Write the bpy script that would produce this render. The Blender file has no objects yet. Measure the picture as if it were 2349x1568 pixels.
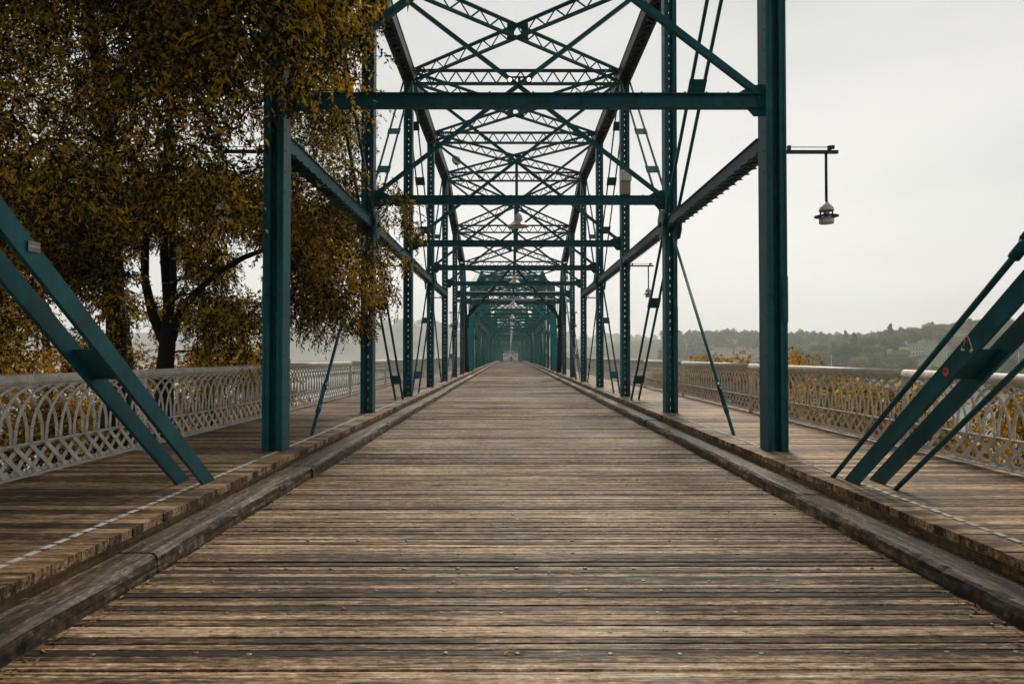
import bpy, bmesh, math, random
import numpy as np
from mathutils import Vector, Matrix
random.seed(7)
rng = np.random.default_rng(11)
R = math.radians
sc = bpy.context.scene
col = sc.collection

# ------------------------------------------------------------------ camera, sky, sun
F = 1566.0                      # focal length in pixels of a 2349 px wide picture
CX = -0.215                     # the camera stands a little left of the deck's centre line
EYE = 1.65
PITCH = 29 / F
YAW = 4.5 / F
cam = bpy.data.cameras.new('camera'); camo = bpy.data.objects.new('camera', cam); col.objects.link(camo)
cam.sensor_width = 36; cam.lens = 36 * F / 2349
cam.clip_start = 0.05; cam.clip_end = 9000
camo.location = (CX, 0, EYE)
camo.rotation_euler = (math.pi / 2 + PITCH, 0, -YAW)
sc.camera = camo
CROT = camo.rotation_euler.to_matrix()

def at(u, v, Y):
    d = CROT @ Vector(((u - 1174.5) / F, (784 - v) / F, -1))
    k = Y / d.y
    return Vector((CX + d.x * k, Y, EYE + d.z * k))

sc.render.engine = 'CYCLES'
sc.cycles.use_denoising = True
sc.cycles.max_bounces = 6; sc.cycles.diffuse_bounces = 3; sc.cycles.glossy_bounces = 3
sc.cycles.transmission_bounces = 3; sc.cycles.volume_bounces = 1
sc.cycles.sample_clamp_indirect = 6
sc.view_settings.view_transform = 'Standard'; sc.view_settings.look = 'None'
sc.view_settings.gamma = 1; sc.view_settings.use_curve_mapping = False
sc.view_settings.exposure = 1.0

SUN_EL, SUN_AZ = R(42), R(7)    # azimuth measured from +Y towards +X
world = bpy.data.worlds.new('World'); sc.world = world; world.use_nodes = True
nt = world.node_tree; nt.nodes.clear()
wo = nt.nodes.new('ShaderNodeOutputWorld'); bg = nt.nodes.new('ShaderNodeBackground')
sky = nt.nodes.new('ShaderNodeTexSky'); sky.sky_type = 'NISHITA'; sky.sun_disc = False
sky.sun_elevation = SUN_EL; sky.sun_rotation = SUN_AZ; sky.dust_density = 4; sky.air_density = 1.0
hs = nt.nodes.new('ShaderNodeHueSaturation'); hs.inputs['Saturation'].default_value = 0.3
mulc = nt.nodes.new('ShaderNodeMix'); mulc.data_type = 'RGBA'; mulc.blend_type = 'MIX'
tc = nt.nodes.new('ShaderNodeTexCoord'); mp = nt.nodes.new('ShaderNodeMapping'); mp.inputs['Scale'].default_value = (1, 1, 3.5)
no = nt.nodes.new('ShaderNodeTexNoise'); no.inputs['Scale'].default_value = 1.3; no.inputs['Detail'].default_value = 5
cr = nt.nodes.new('ShaderNodeValToRGB')
cr.color_ramp.elements[0].position = 0.38; cr.color_ramp.elements[0].color = (6.05, 6.25, 6.15, 1)
cr.color_ramp.elements[1].position = 0.62; cr.color_ramp.elements[1].color = (8.1, 8.05, 7.8, 1)
mulc.inputs[0].default_value = 0.93
L = nt.links.new
L(sky.outputs[0], hs.inputs['Color']); L(hs.outputs[0], mulc.inputs[6])
L(tc.outputs['Generated'], mp.inputs[0]); L(mp.outputs[0], no.inputs[0]); L(no.outputs[0], cr.inputs[0]); L(cr.outputs[0], mulc.inputs[7])
sx = nt.nodes.new('ShaderNodeSeparateXYZ'); L(tc.outputs['Generated'], sx.inputs[0])
er = nt.nodes.new('ShaderNodeValToRGB')        # overcast sky, brighter ahead and low, duller overhead
while len(er.color_ramp.elements) < 5: er.color_ramp.elements.new(0.5)
for el, (p_, c_) in zip(er.color_ramp.elements, ((0.0, 1.34), (0.12, 1.08), (0.42, 0.80), (0.68, 0.52), (1.0, 0.42))): el.position = p_; el.color = (c_, c_, c_*1.0, 1)
L(sx.outputs[2], er.inputs[0])
m2 = nt.nodes.new('ShaderNodeMix'); m2.data_type = 'RGBA'; m2.blend_type = 'MULTIPLY'; m2.inputs[0].default_value = 1
L(mulc.outputs[2], m2.inputs[6]); L(er.outputs[0], m2.inputs[7]); 
yr_ = nt.nodes.new('ShaderNodeMapRange'); yr_.inputs[1].default_value = -0.6; yr_.inputs[2].default_value = 0.5; yr_.inputs[3].default_value = 0.62; yr_.inputs[4].default_value = 1.0
L(sx.outputs[1], yr_.inputs[0]); m3 = nt.nodes.new('ShaderNodeMix'); m3.data_type = 'RGBA'; m3.blend_type = 'MULTIPLY'; m3.inputs[0].default_value = 1
L(m2.outputs[2], m3.inputs[6]); L(yr_.outputs[0], m3.inputs[7]); L(m3.outputs[2], bg.inputs[0]); bg.inputs[1].default_value = 0.061
L(bg.outputs[0], wo.inputs[0])

sun = bpy.data.lights.new('sun', 'SUN'); suno = bpy.data.objects.new('sun', sun); col.objects.link(suno)
sun.energy = 1.5; sun.angle = R(16); sun.color = (1.0, 0.90, 0.74)
sd = Vector((math.sin(SUN_AZ) * math.cos(SUN_EL), math.cos(SUN_AZ) * math.cos(SUN_EL), math.sin(SUN_EL)))
suno.rotation_euler = sd.to_track_quat('Z', 'Y').to_euler()

# ------------------------------------------------------------------ helpers
class M:
    def __init__(s): s.v = []; s.f = []
    def add(s, vs, fs):
        o = len(s.v); s.v += [tuple(x) for x in vs]; s.f += [tuple(i + o for i in f) for f in fs]
    def box(s, x0, x1, y0, y1, z0, z1):
        s.add([(x0,y0,z0),(x1,y0,z0),(x1,y1,z0),(x0,y1,z0),(x0,y0,z1),(x1,y0,z1),(x1,y1,z1),(x0,y1,z1)],
              [(0,3,2,1),(4,5,6,7),(0,1,5,4),(1,2,6,5),(2,3,7,6),(3,0,4,7)])
    def sweep(s, prof, p, q, up=(0,0,1)):
        p = Vector(p); q = Vector(q); d = (q - p).normalized(); up = Vector(up)
        a = d.cross(up)
        if a.length < 1e-5: a = d.cross(Vector((0, 1, 0)))
        a.normalize(); b = a.cross(d)
        n = len(prof)
        vs = [p + a * x + b * y for x, y in prof] + [q + a * x + b * y for x, y in prof]
        s.add(vs, [(i, (i+1) % n, (i+1) % n + n, i + n) for i in range(n)] + [tuple(range(n))[::-1], tuple(range(n, 2*n))])
    def bar(s, p, q, w, h, up=(0,0,1)):
        s.sweep([(-w/2,-h/2),(w/2,-h/2),(w/2,h/2),(-w/2,h/2)], p, q, up)
    def tube(s, pts, rad, n=8, caps=True):
        pts = [Vector(p) for p in pts]
        if not hasattr(rad, '__len__'): rad = [rad] * len(pts)
        rings = []; a = None
        for i, p in enumerate(pts):
            d = (pts[min(i+1, len(pts)-1)] - pts[max(i-1, 0)]).normalized()
            if a is None:
                a = d.orthogonal().normalized()
            else:
                a = (a - d * a.dot(d)).normalized()
            b = d.cross(a)
            rings.append([p + (a * math.cos(2*math.pi*k/n) + b * math.sin(2*math.pi*k/n)) * rad[i] for k in range(n)])
        vs = [v for r in rings for v in r]; fs = []
        for i in range(len(pts) - 1):
            for k in range(n):
                k2 = (k+1) % n
                fs.append((i*n+k, i*n+k2, (i+1)*n+k2, (i+1)*n+k))
        if caps: fs += [tuple(range(n))[::-1], tuple(range((len(pts)-1)*n, len(pts)*n))]
        s.add(vs, fs)
    def lathe(s, prof, c=(0,0,0), n=20):
        c = Vector(c); m = len(prof); vs = []; fs = []
        for r, z in prof:
            for k in range(n):
                t = 2*math.pi*k/n; vs.append(c + Vector((r*math.cos(t), r*math.sin(t), z)))
        for i in range(m-1):
            for k in range(n):
                k2 = (k+1) % n; fs.append((i*n+k, i*n+k2, (i+1)*n+k2, (i+1)*n+k))
        s.add(vs, fs)
    def lace(s, p, q, side, width, step, bw, t=0.012):
        """zigzag of flat bars between two parallel edges"""
        p = Vector(p); q = Vector(q); side = Vector(side).normalized(); Ln = (q-p).length; d = (q-p)/Ln
        n = max(2, int(round(Ln/step))); up = d.cross(side)
        for i in range(n):
            a = p + d*Ln*i/n + side*width/2*(1 if i % 2 else -1)
            b = p + d*Ln*(i+1)/n + side*width/2*(-1 if i % 2 else 1)
            s.bar(a + up*0.001*(i % 2), b + up*0.001*(i % 2), bw, t, up)
    def rivet(s, c, nrm, r=0.014, h=0.009):
        c = Vector(c); nrm = Vector(nrm).normalized(); a = nrm.orthogonal().normalized(); b = nrm.cross(a)
        vs = [c + (a*math.cos(k*math.pi/3) + b*math.sin(k*math.pi/3))*r for k in range(6)]
        vs += [c + nrm*h + (a*math.cos(k*math.pi/3) + b*math.sin(k*math.pi/3))*r*0.55 for k in range(6)]
        s.add(vs, [(k, (k+1) % 6, (k+1) % 6+6, k+6) for k in range(6)] + [(6,7,8,9,10,11)])
    def mesh(s, name, mat=None, smooth=False, fix=True):
        me = bpy.data.meshes.new(name); me.from_pydata([tuple(v) for v in s.v], [], s.f)
        if fix:
            bm = bmesh.new(); bm.from_mesh(me); bmesh.ops.recalc_face_normals(bm, faces=bm.faces); bm.to_mesh(me); bm.free()
        if mat: me.materials.append(mat)
        if smooth: me.polygons.foreach_set('use_smooth', [True]*len(me.polygons))
        me.update(); return me
    def build(s, name, mat, parent=None, smooth=False, fix=True):
        return put(name, s.mesh(name, mat, smooth, fix), parent)

def put(name, me, parent=None, loc=None):
    o = bpy.data.objects.new(name, me); col.objects.link(o)
    if parent: o.parent = parent
    if loc is not None: o.location = loc
    return o
def tag(o, label=None, cat=None, group=None, kind=None):
    if label: o['label'] = label
    if cat: o['category'] = cat
    if group: o['group'] = group
    if kind: o['kind'] = kind
    return o
def empty(name, loc=(0,0,0), rz=0):
    o = bpy.data.objects.new(name, None); col.objects.link(o); o.location = loc; o.rotation_euler = (0,0,rz)
    o.empty_display_size = 0.2
    return o
def copy_tree(o, parent=None):
    c = o.copy(); col.objects.link(c); c.parent = parent
    for ch in list(o.children): copy_tree(ch, c)
    return c

# ------------------------------------------------------------------ materials
def nodemat(name):
    m = bpy.data.materials.new(name); m.use_nodes = True; t = m.node_tree
    return m, t, t.nodes['Principled BSDF'], t.nodes['Material Output']
def N(t, typ, **kw):
    n = t.nodes.new(typ)
    for k, v in kw.items():
        if k in n.inputs: n.inputs[k].default_value = v
        else: setattr(n, k, v)
    return n
def ramp(t, fac, stops):
    r = t.nodes.new('ShaderNodeValToRGB'); e = r.color_ramp.elements
    while len(e) < len(stops): e.new(0.5)
    for el, (p, c) in zip(e, stops): el.position = p; el.color = (*c, 1)
    t.links.new(fac, r.inputs[0]); return r.outputs[0]
def math_(t, op, a, b=None, c=None):
    n = t.nodes.new('ShaderNodeMath'); n.operation = op
    for i, x in enumerate((a, b, c)):
        if x is None: continue
        if isinstance(x, (int, float)): n.inputs[i].default_value = x
        else: t.links.new(x, n.inputs[i])
    return n.outputs[0]
def mix(t, fac, a, b, mode='MIX'):
    n = t.nodes.new('ShaderNodeMix'); n.data_type = 'RGBA'; n.blend_type = mode
    for i, x in ((0, fac), (6, a), (7, b)):
        if isinstance(x, (int, float)): n.inputs[i].default_value = x
        elif isinstance(x, tuple): n.inputs[i].default_value = (*x, 1)
        else: t.links.new(x, n.inputs[i])
    return n.outputs[2]
def coords(t, scale, kind='Object', rot=(0,0,0)):
    a = t.nodes.new('ShaderNodeTexCoord'); b = t.nodes.new('ShaderNodeMapping'); b.inputs['Scale'].default_value = scale
    b.inputs['Rotation'].default_value = rot
    t.links.new(a.outputs[kind], b.inputs[0]); return b.outputs[0]
def noise(t, vec, scale, detail=6, rough=0.6):
    n = N(t, 'ShaderNodeTexNoise', Scale=scale, Detail=detail, Roughness=rough); t.links.new(vec, n.inputs['Vector']); return n.outputs[0]

def steel(name, base, rough=0.42):
    m, t, p, o = nodemat(name)
    v = coords(t, (1,1,1))
    a = noise(t, v, 3.0, 6); b = noise(t, coords(t, (9,9,0.8)), 2.0, 5); c = noise(t, v, 22.0, 4)
    base2 = tuple(x*0.62 for x in base); base3 = tuple(min(1, x*1.35+0.008) for x in base)
    cl = ramp(t, a, [(0.3, base2), (0.55, base), (0.75, base3)])
    st = ramp(t, b, [(0.55, (1,1,1)), (0.72, (0.62,0.66,0.64))])
    cl = mix(t, 1.0, cl, st, 'MULTIPLY')
    rust = ramp(t, c, [(0.665, (0,0,0)), (0.70, (1,1,1))])
    cl = mix(t, math_(t, 'MULTIPLY', rust, 0.55), cl, (0.07, 0.045, 0.03))
    t.links.new(cl, p.inputs['Base Color'])
    t.links.new(math_(t, 'MULTIPLY_ADD', a, 0.3, rough-0.12), p.inputs['Roughness'])
    bp = N(t, 'ShaderNodeBump', Strength=0.12, Distance=0.01); t.links.new(c, bp.inputs['Height']); t.links.new(bp.outputs[0], p.inputs['Normal'])
    p.inputs['Specular IOR Level'].default_value = 0.22
    return m
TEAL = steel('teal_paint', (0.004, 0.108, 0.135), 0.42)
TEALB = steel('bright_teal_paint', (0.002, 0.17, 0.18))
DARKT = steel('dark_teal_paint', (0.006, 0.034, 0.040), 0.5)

def wood(name, axis, stops, wet=0.5, grain=1.0, spec=0.5):
    m, t, p, o = nodemat(name)
    s = {0: (1.7, 19, 19), 1: (15, 0.6, 15)}[axis]
    s2 = {0: (1.3, 52, 52), 1: (32, 0.9, 32)}[axis]
    s3 = {0: (0.35, 2.2, 1), 1: (2.2, 0.35, 1)}[axis]
    geo = t.nodes.new('ShaderNodeNewGeometry'); rnd = geo.outputs['Random Per Island']
    # shift the grain from board to board
    def shifted(sc_):
        v = coords(t, sc_); ad = t.nodes.new('ShaderNodeVectorMath'); ad.operation = 'ADD'
        cb = t.nodes.new('ShaderNodeCombineXYZ'); k = math_(t, 'MULTIPLY', rnd, 60)
        t.links.new(k, cb.inputs[0]); t.links.new(k, cb.inputs[2]); t.links.new(v, ad.inputs[0]); t.links.new(cb.outputs[0], ad.inputs[1])
        return ad.outputs[0]
    a = noise(t, shifted(s), 1.0, 7, 0.72); b = noise(t, shifted(s2), 1.0, 5, 0.65); c = noise(t, coords(t, s3), 1.0, 4, 0.6)
    d = noise(t, coords(t, (1,1,1)), 0.42, 4, 0.6); e = noise(t, coords(t, (11,34,11) if axis == 0 else (34,11,11)), 1.0, 6, 0.7)
    f = math_(t, 'ADD', math_(t, 'MULTIPLY', a, 0.75), math_(t, 'MULTIPLY', math_(t, 'SUBTRACT', rnd, 0.15), 0.30))
    f = math_(t, 'ADD', f, math_(t, 'MULTIPLY', math_(t, 'SUBTRACT', c, 0.5), 0.28))
    f = math_(t, 'ADD', f, math_(t, 'MULTIPLY', math_(t, 'SUBTRACT', d, 0.5), 0.35))
    f = math_(t, 'ADD', f, math_(t, 'MULTIPLY', math_(t, 'SUBTRACT', e, 0.5), 0.80))
    cl = ramp(t, f, stops)
    cl = mix(t, grain, cl, ramp(t, b, [(0.36, (0.13,0.11,0.09)), (0.46, (0.72,0.71,0.69)), (0.58, (1,1,1)), (0.72, (1.4,1.36,1.32))]), 'MULTIPLY')
    st1 = noise(t, coords(t, (1.6,3.2,1) if axis == 0 else (3.2,1.6,1)), 1.0, 7, 0.75); st2 = noise(t, coords(t, (16,40,16) if axis == 0 else (40,16,16)), 1.0, 3, 0.6)
    cl = mix(t, 1.0, cl, ramp(t, st1, [(0.36,(0.45,0.42,0.40)), (0.48,(1,1,1)), (0.66,(1.12,1.11,1.10))]), 'MULTIPLY')
    cl = mix(t, 1.0, cl, ramp(t, st2, [(0.30,(0.3,0.27,0.25)), (0.42,(1,1,1)), (0.60,(1,1,1)), (0.68,(1.75,1.72,1.68))]), 'MULTIPLY')
    t.links.new(cl, p.inputs['Base Color'])
    w = noise(t, shifted(s), 2.3, 4, 0.6)
    r = math_(t, 'MULTIPLY_ADD', w, -1.5 * wet, 0.62 + 0.75*wet)
    r = math_(t, 'ADD', r, math_(t, 'MULTIPLY', math_(t, 'SUBTRACT', d, 0.5), -0.6*wet))
    n = t.nodes.new('ShaderNodeClamp'); n.inputs[1].default_value = 0.16; n.inputs[2].default_value = 0.85
    t.links.new(r, n.inputs[0]); t.links.new(n.outputs[0], p.inputs['Roughness'])
    p.inputs['Specular IOR Level'].default_value = spec
    h = math_(t, 'ADD', math_(t, 'MULTIPLY', a, 0.5), math_(t, 'MULTIPLY', b, 0.5))
    bp = N(t, 'ShaderNodeBump', Strength=0.55, Distance=0.012); t.links.new(h, bp.inputs['Height']); t.links.new(bp.outputs[0], p.inputs['Normal'])
    return m
DECK = wood('weathered_plank', 0, [(0.26,(0.016,0.011,0.008)), (0.39,(0.075,0.042,0.022)), (0.5,(0.32,0.197,0.112)), (0.61,(0.62,0.425,0.265)), (0.74,(0.84,0.68,0.52))], 0.75, 1.0, 0.38)
WALK = wood('walkway_plank', 0, [(0.26,(0.020,0.012,0.008)), (0.38,(0.10,0.053,0.025)), (0.5,(0.32,0.19,0.095)), (0.62,(0.54,0.35,0.19)), (0.76,(0.70,0.53,0.36))], 0.8, 1.0, 0.4)
KERB = wood('kerb_timber', 1, [(0.30,(0.016,0.012,0.010)), (0.42,(0.040,0.027,0.017)), (0.54,(0.115,0.079,0.050)), (0.70,(0.38,0.29,0.20))], 0.3)
FASC = wood('fascia_timber', 1, [(0.30,(0.03,0.018,0.008)), (0.45,(0.12,0.07,0.025)), (0.6,(0.23,0.14,0.05)), (0.8,(0.33,0.22,0.10))], 0.15, 0.8)

def plain(name, base, rough=0.5, metal=0.0, var=0.25, scale=8.0, emit=None):
    m, t, p, o = nodemat(name)
    a = noise(t, coords(t, (1,1,1)), scale, 6)
    cl = ramp(t, a, [(0.3, tuple(x*(1-var) for x in base)), (0.7, tuple(min(1,x*(1+var)) for x in base))])
    t.links.new(cl, p.inputs['Base Color']); p.inputs['Roughness'].default_value = rough; p.inputs['Metallic'].default_value = metal
    if emit:
        p.inputs['Emission Color'].default_value = (*emit[0], 1); p.inputs['Emission Strength'].default_value = emit[1]
    return m
def rail_mat():
    m, t, p, o = nodemat('railing_paint')
    a = noise(t, coords(t, (1,1,1)), 5.0, 6); b = noise(t, coords(t, (1,1,1)), 45.0, 5)
    cl = ramp(t, a, [(0.3, (0.46,0.435,0.385)), (0.6, (0.74,0.71,0.65))])
    cl = mix(t, ramp(t, b, [(0.56,(0,0,0)), (0.68,(0.8,0.8,0.8))]), cl, (0.13,0.10,0.07))
    t.links.new(cl, p.inputs['Base Color']); p.inputs['Roughness'].default_value = 0.45
    bp = N(t, 'ShaderNodeBump', Strength=0.15, Distance=0.005); t.links.new(b, bp.inputs['Height']); t.links.new(bp.outputs[0], p.inputs['Normal'])
    return m
RAIL = rail_mat()
NAIL = plain('nail_steel', (0.20, 0.21, 0.205), 0.5, 0.4, 0.6, 3)
WHITE = plain('line_paint', (0.68, 0.72, 0.72), 0.6, 0, 0.4, 6)
FAINT = plain('faded_line_paint', (0.50, 0.47, 0.42), 0.6, 0, 0.4, 6)
LAMPM = plain('lamp_enamel', (0.66, 0.645, 0.60), 0.38, 0.2)
DMETAL = plain('lamp_dark_metal', (0.02, 0.035, 0.035), 0.5, 0.2)
GLASS = plain('lamp_glass', (0.5, 0.5, 0.46), 0.2)
GREYBOX = plain('utility_box_paint', (0.62, 0.62, 0.60), 0.5)
BEIGE = plain('conduit_sleeve', (0.33, 0.27, 0.20), 0.6)
STONE = plain('pier_stone', (0.24, 0.21, 0.17), 0.9, 0, 0.4, 1.5)
BARK = plain('bark', (0.013, 0.010, 0.008), 0.9, 0, 0.5, 12)

def leafmat(name, c0, c1, c2, trans=0.55):
    m, t, p, o = nodemat(name)
    geo = t.nodes.new('ShaderNodeNewGeometry')
    big = noise(t, coords(t, (1,1,1)), 1.1, 4, 0.7)
    f = math_(t, 'ADD', math_(t, 'MULTIPLY', geo.outputs['Random Per Island'], 0.5), math_(t, 'MULTIPLY_ADD', big, 1.5, -0.42))
    cl = ramp(t, f, [(0.28, c0), (0.56, c1), (0.84, c2)])
    t.links.new(cl, p.inputs['Base Color']); p.inputs['Roughness'].default_value = 0.55
    p.inputs['Specular IOR Level'].default_value = 0.3
    tr = t.nodes.new('ShaderNodeBsdfTranslucent'); t.links.new(cl, tr.inputs[0])
    ms = t.nodes.new('ShaderNodeMixShader'); ms.inputs[0].default_value = trans
    t.links.new(p.outputs[0], ms.inputs[1]); t.links.new(tr.outputs[0], ms.inputs[2]); t.links.new(ms.outputs[0], o.inputs[0])
    return m
LEAF = leafmat('autumn_leaf', (0.008,0.008,0.002), (0.024,0.021,0.004), (0.66,0.42,0.028))
LEAFY = leafmat('golden_leaf', (0.06,0.042,0.007), (0.36,0.20,0.022), (0.72,0.42,0.06))
LEAFG = leafmat('far_leaf', (0.028,0.085,0.040), (0.070,0.155,0.060), (0.20,0.22,0.060), 0.3)
LEAFO = leafmat('far_ochre_leaf', (0.12,0.10,0.03), (0.28,0.20,0.065), (0.42,0.27,0.09), 0.2)

# ------------------------------------------------------------------ deck
def drop(y):
    return 0.0 if y < 150 else 3.2 * ((y - 150) / 104.0) ** 2
RW, WI, WO, WZ = 2.86, 3.16, 5.56, 0.30      # road half width, walkway inner and outer edge, walkway height
YA, YB = -12.0, 372.0

def planks(m, x0, x1, ya, yb, pitch, gap, ztop, th, jitz=0.004, jx=0.0, split=None):
    y = ya
    while y < yb:
        w = pitch * random.uniform(0.93, 1.07); z = ztop - drop(y) + random.uniform(-jitz, jitz)
        a = x0 + random.uniform(-jx, jx); b = x1 + random.uniform(-jx, jx)
        cuts = [a, b]
        if split:
            cuts = [a, random.choice(split) + random.uniform(-.02, .02), b]
        for i in range(len(cuts)-1):
            t0, t1 = random.uniform(-jitz, jitz)*0.6, random.uniform(-jitz, jitz)*0.6
            g2 = gap * random.uniform(0.5, 1.6)
            p, q = cuts[i] + (0.002 if i else 0), cuts[i+1]
            m.add([(p,y,z-th),(q,y,z-th),(q,y+w-g2,z-th),(p,y+w-g2,z-th),(p,y+0.002,z+t0),(q,y+0.002,z+t1),(q,y+w-g2,z+t1),(p,y+w-g2,z+t0)],
                  [(0,3,2,1),(4,5,6,7),(0,1,5,4),(1,2,6,5),(2,3,7,6),(3,0,4,7)])
        y += w
road = M(); planks(road, -RW-0.02, RW+0.02, YA, 175, 0.084, 0.011, 0.0, 0.06, 0.005)
y = 175.0
while y < YB:
    road.add([(-RW,y,-drop(y)),(RW,y,-drop(y)),(RW,y+5,-drop(y+5)),(-RW,y+5,-drop(y+5))], [(0,1,2,3)]); y += 5
roado = road.build('road', DECK, fix=False); tag(roado, 'roadway of worn transverse timber planks down the middle of the bridge', kind='structure')
nl = M(); y = 2.6
cols_n = [-2.45,-1.98,-1.62,-1.1,-0.62,-0.24,0.33,0.78,1.22,1.7,2.2,2.58]
while y < 46:
    for x in cols_n:
        if random.random() < 0.8:
            xx, yy = x + random.uniform(-.09,.09), y + random.uniform(-.015,.015)
            nl.lathe([(0.0,0.0055),(0.011,0.0052),(0.015,0.0035),(0.016,-0.004)], (xx, yy, 0.001), 10)
    y += random.choice([0.2, 0.3, 0.4, 0.4])
nlo = nl.build('nail', NAIL, roado, fix=False); nlo['kind'] = 'stuff'

bed = M()                       # dark decking below the gaps, and girders under the deck
y = YA
while y < YB:
    z0, z1 = -drop(y), -drop(y+8)
    for zt, th, x0, x1 in ((-0.075, 0.10, -RW-0.3, RW+0.3), (0.20, 0.1, -WO, -WI-0.06), (0.20, 0.1, WI+0.06, WO)):
        v = [(x0,y,z0+zt),(x1,y,z0+zt),(x1,y+8,z1+zt),(x0,y+8,z1+zt)]
        v += [(a,b,c-th) for a,b,c in v]
        bed.add(v, [(0,1,2,3),(7,6,5,4),(0,4,5,1),(1,5,6,2),(2,6,7,3),(3,7,4,0)])
    y += 8
for k in range(-3, 58):
    y = 9.72 + k*6.28
    bed.box(-WO+0.05, WO-0.05, y-0.15, y+0.15, -0.95-drop(y), -0.19-drop(y))
tag(bed.build('deck', DARKT), 'dark framing underneath the bridge deck', kind='structure')

for s, side in ((-1, 'left'), (1, 'right')):
    w = M()
    a, b = (WI, WO) if s > 0 else (-WO, -WI)
    planks(w, a, b, YA, 175, 0.155, 0.008, WZ, 0.07, 0.003, 0.006)
    y = 175.0
    while y < YB:
        w.add([(a,y,WZ-drop(y)),(b,y,WZ-drop(y)),(b,y+5,WZ-drop(y+5)),(a,y+5,WZ-drop(y+5))], [(0,1,2,3)]); y += 5
    wo_ = w.build('pavement', WALK, fix=False)
    tag(wo_, 'raised plank walkway on the %s side of the bridge beside the white railing' % side, kind='structure')
    pl = M(); y = 1.2
    while y < 100:
        k = (y - 9.72) / 6.28; fr = (k - math.floor(k)) * 6.28
        if fr > 0.3 and fr < 6.0 and not (5.3 < fr < 5.5):
            x = s*3.455
            pl.box(x-0.026, x+0.026, y, y + 0.112, WZ+0.0035, WZ+0.0065)
        y += 0.155
    # the painted line follows the boards' tops: a little above the highest board
    plo = pl.build('painted_line', WHITE if s < 0 else FAINT, wo_, fix=False)
    # fascia timbers under the plank ends, one object per length
    y = YA; i = 0
    while y < 175:
        Ln = random.uniform(3.4, 4.6) if y < 60 else 12
        f = M(); x0 = s*(WI+0.012+random.uniform(0,0.012)); x1 = s*(WI+0.13)
        f.box(min(x0,x1), max(x0,x1), y, y+Ln-0.006, 0.02-drop(y), 0.228-drop(y))
        fo = f.build('kerb', FASC); tag(fo, 'ochre timber under the plank ends of the %s walkway' % side, kind='structure'); y += Ln
    # kerb timbers with worn edges
    y = YA
    while y < 175:
        Ln = random.uniform(3.2, 4.8) if y < 60 else 12
        step = 0.05 if y < 16 else (0.15 if y < 40 else 1.0)
        n = max(2, int(Ln/step)); f = M()
        xo = random.uniform(-0.02, 0.02); kh = 0.155 + random.uniform(-0.012, 0.012)
        prof = [(WI+0.01, 0.0), (WI+0.01, kh), (3.06, kh), (2.98, kh), (2.92, kh), (RW+0.022, kh-0.006), (RW, kh-0.03), (RW, kh-0.07), (RW, kh-0.11), (RW, -0.03)]
        ph = [random.uniform(0, 50) for _ in prof]; m_ = len(prof)
        vs = []
        amp = 1.0 if y < 40 else 0.3
        chips = [(random.uniform(y, y+Ln), random.uniform(.03,.12), random.uniform(.004,.018)) for _ in range(7)]
        for i in range(n+1):
            yy = y + (Ln-0.008)*i/n
            for j, (px, pz) in enumerate(prof):
                dx = dz = 0
                if 2 <= j <= 8:
                    dx = 0.0035*math.sin(yy*3.1+ph[j]) + 0.003*math.sin(yy*9.7+ph[j]*2) + random.uniform(-.0025,.0025)
                    dz = 0.002*math.sin(yy*4.3+ph[j]) + random.uniform(-.0012,.0012)
                if j in (5, 6):
                    for cy, cw, cd in chips:
                        e = math.exp(-((yy-cy)/cw)**2); dz -= cd*e; dx += cd*e
                    dx += 0.007*abs(math.sin(yy*2.3+ph[5]))
                vs.append((s*(px+(xo if j > 1 else 0)+dx*amp), yy, pz+dz*amp-drop(yy)))
        fs = [(i*m_+j, (i+1)*m_+j, (i+1)*m_+j+1, i*m_+j+1) for i in range(n) for j in range(m_-1)]
        fs += [tuple(range(m_)), tuple(range(n*m_, n*m_+m_))[::-1]]
        f.add(vs, fs)
        fo = f.build('kerb', KERB); tag(fo, 'worn timber kerb beam along the %s edge of the roadway' % side, kind='structure'); y += Ln

for s in (-1, 1):               # thin dark sheets on the boards, painted shade for the gaps round the posts
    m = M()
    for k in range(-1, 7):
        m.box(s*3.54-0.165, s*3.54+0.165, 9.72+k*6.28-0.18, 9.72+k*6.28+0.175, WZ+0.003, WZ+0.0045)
    tag(m.build('deck', DARKT), 'thin dark sheets on the walkway boards, painting the shaded gap round each truss post', kind='structure')
# ------------------------------------------------------------------ truss spans
P = 6.28; S = 3.54; LC = -1.4; YC = 9.72 + 2*P
TOPZ = {0: 10.78, 1: 10.78, 2: 10.78, 3: 9.25, 4: 7.92}
BZ = 5.28; MZ = 4.70                     # overhead beam and mid strut heights
def T(j): return TOPZ[abs(j)]

def chan(m, p, q, depth, fl, t=0.012, up=(0,0,1), flip=1):
    """channel: web in the plane of dir x up, flanges towards +side*flip"""
    pr = [(0,-depth/2),(fl*flip,-depth/2),(fl*flip,-depth/2+t),(t*flip,-depth/2+t),(t*flip,depth/2-t),(fl*flip,depth/2-t),(fl*flip,depth/2),(0,depth/2)]
    m.sweep(pr, p, q, up)

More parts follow.
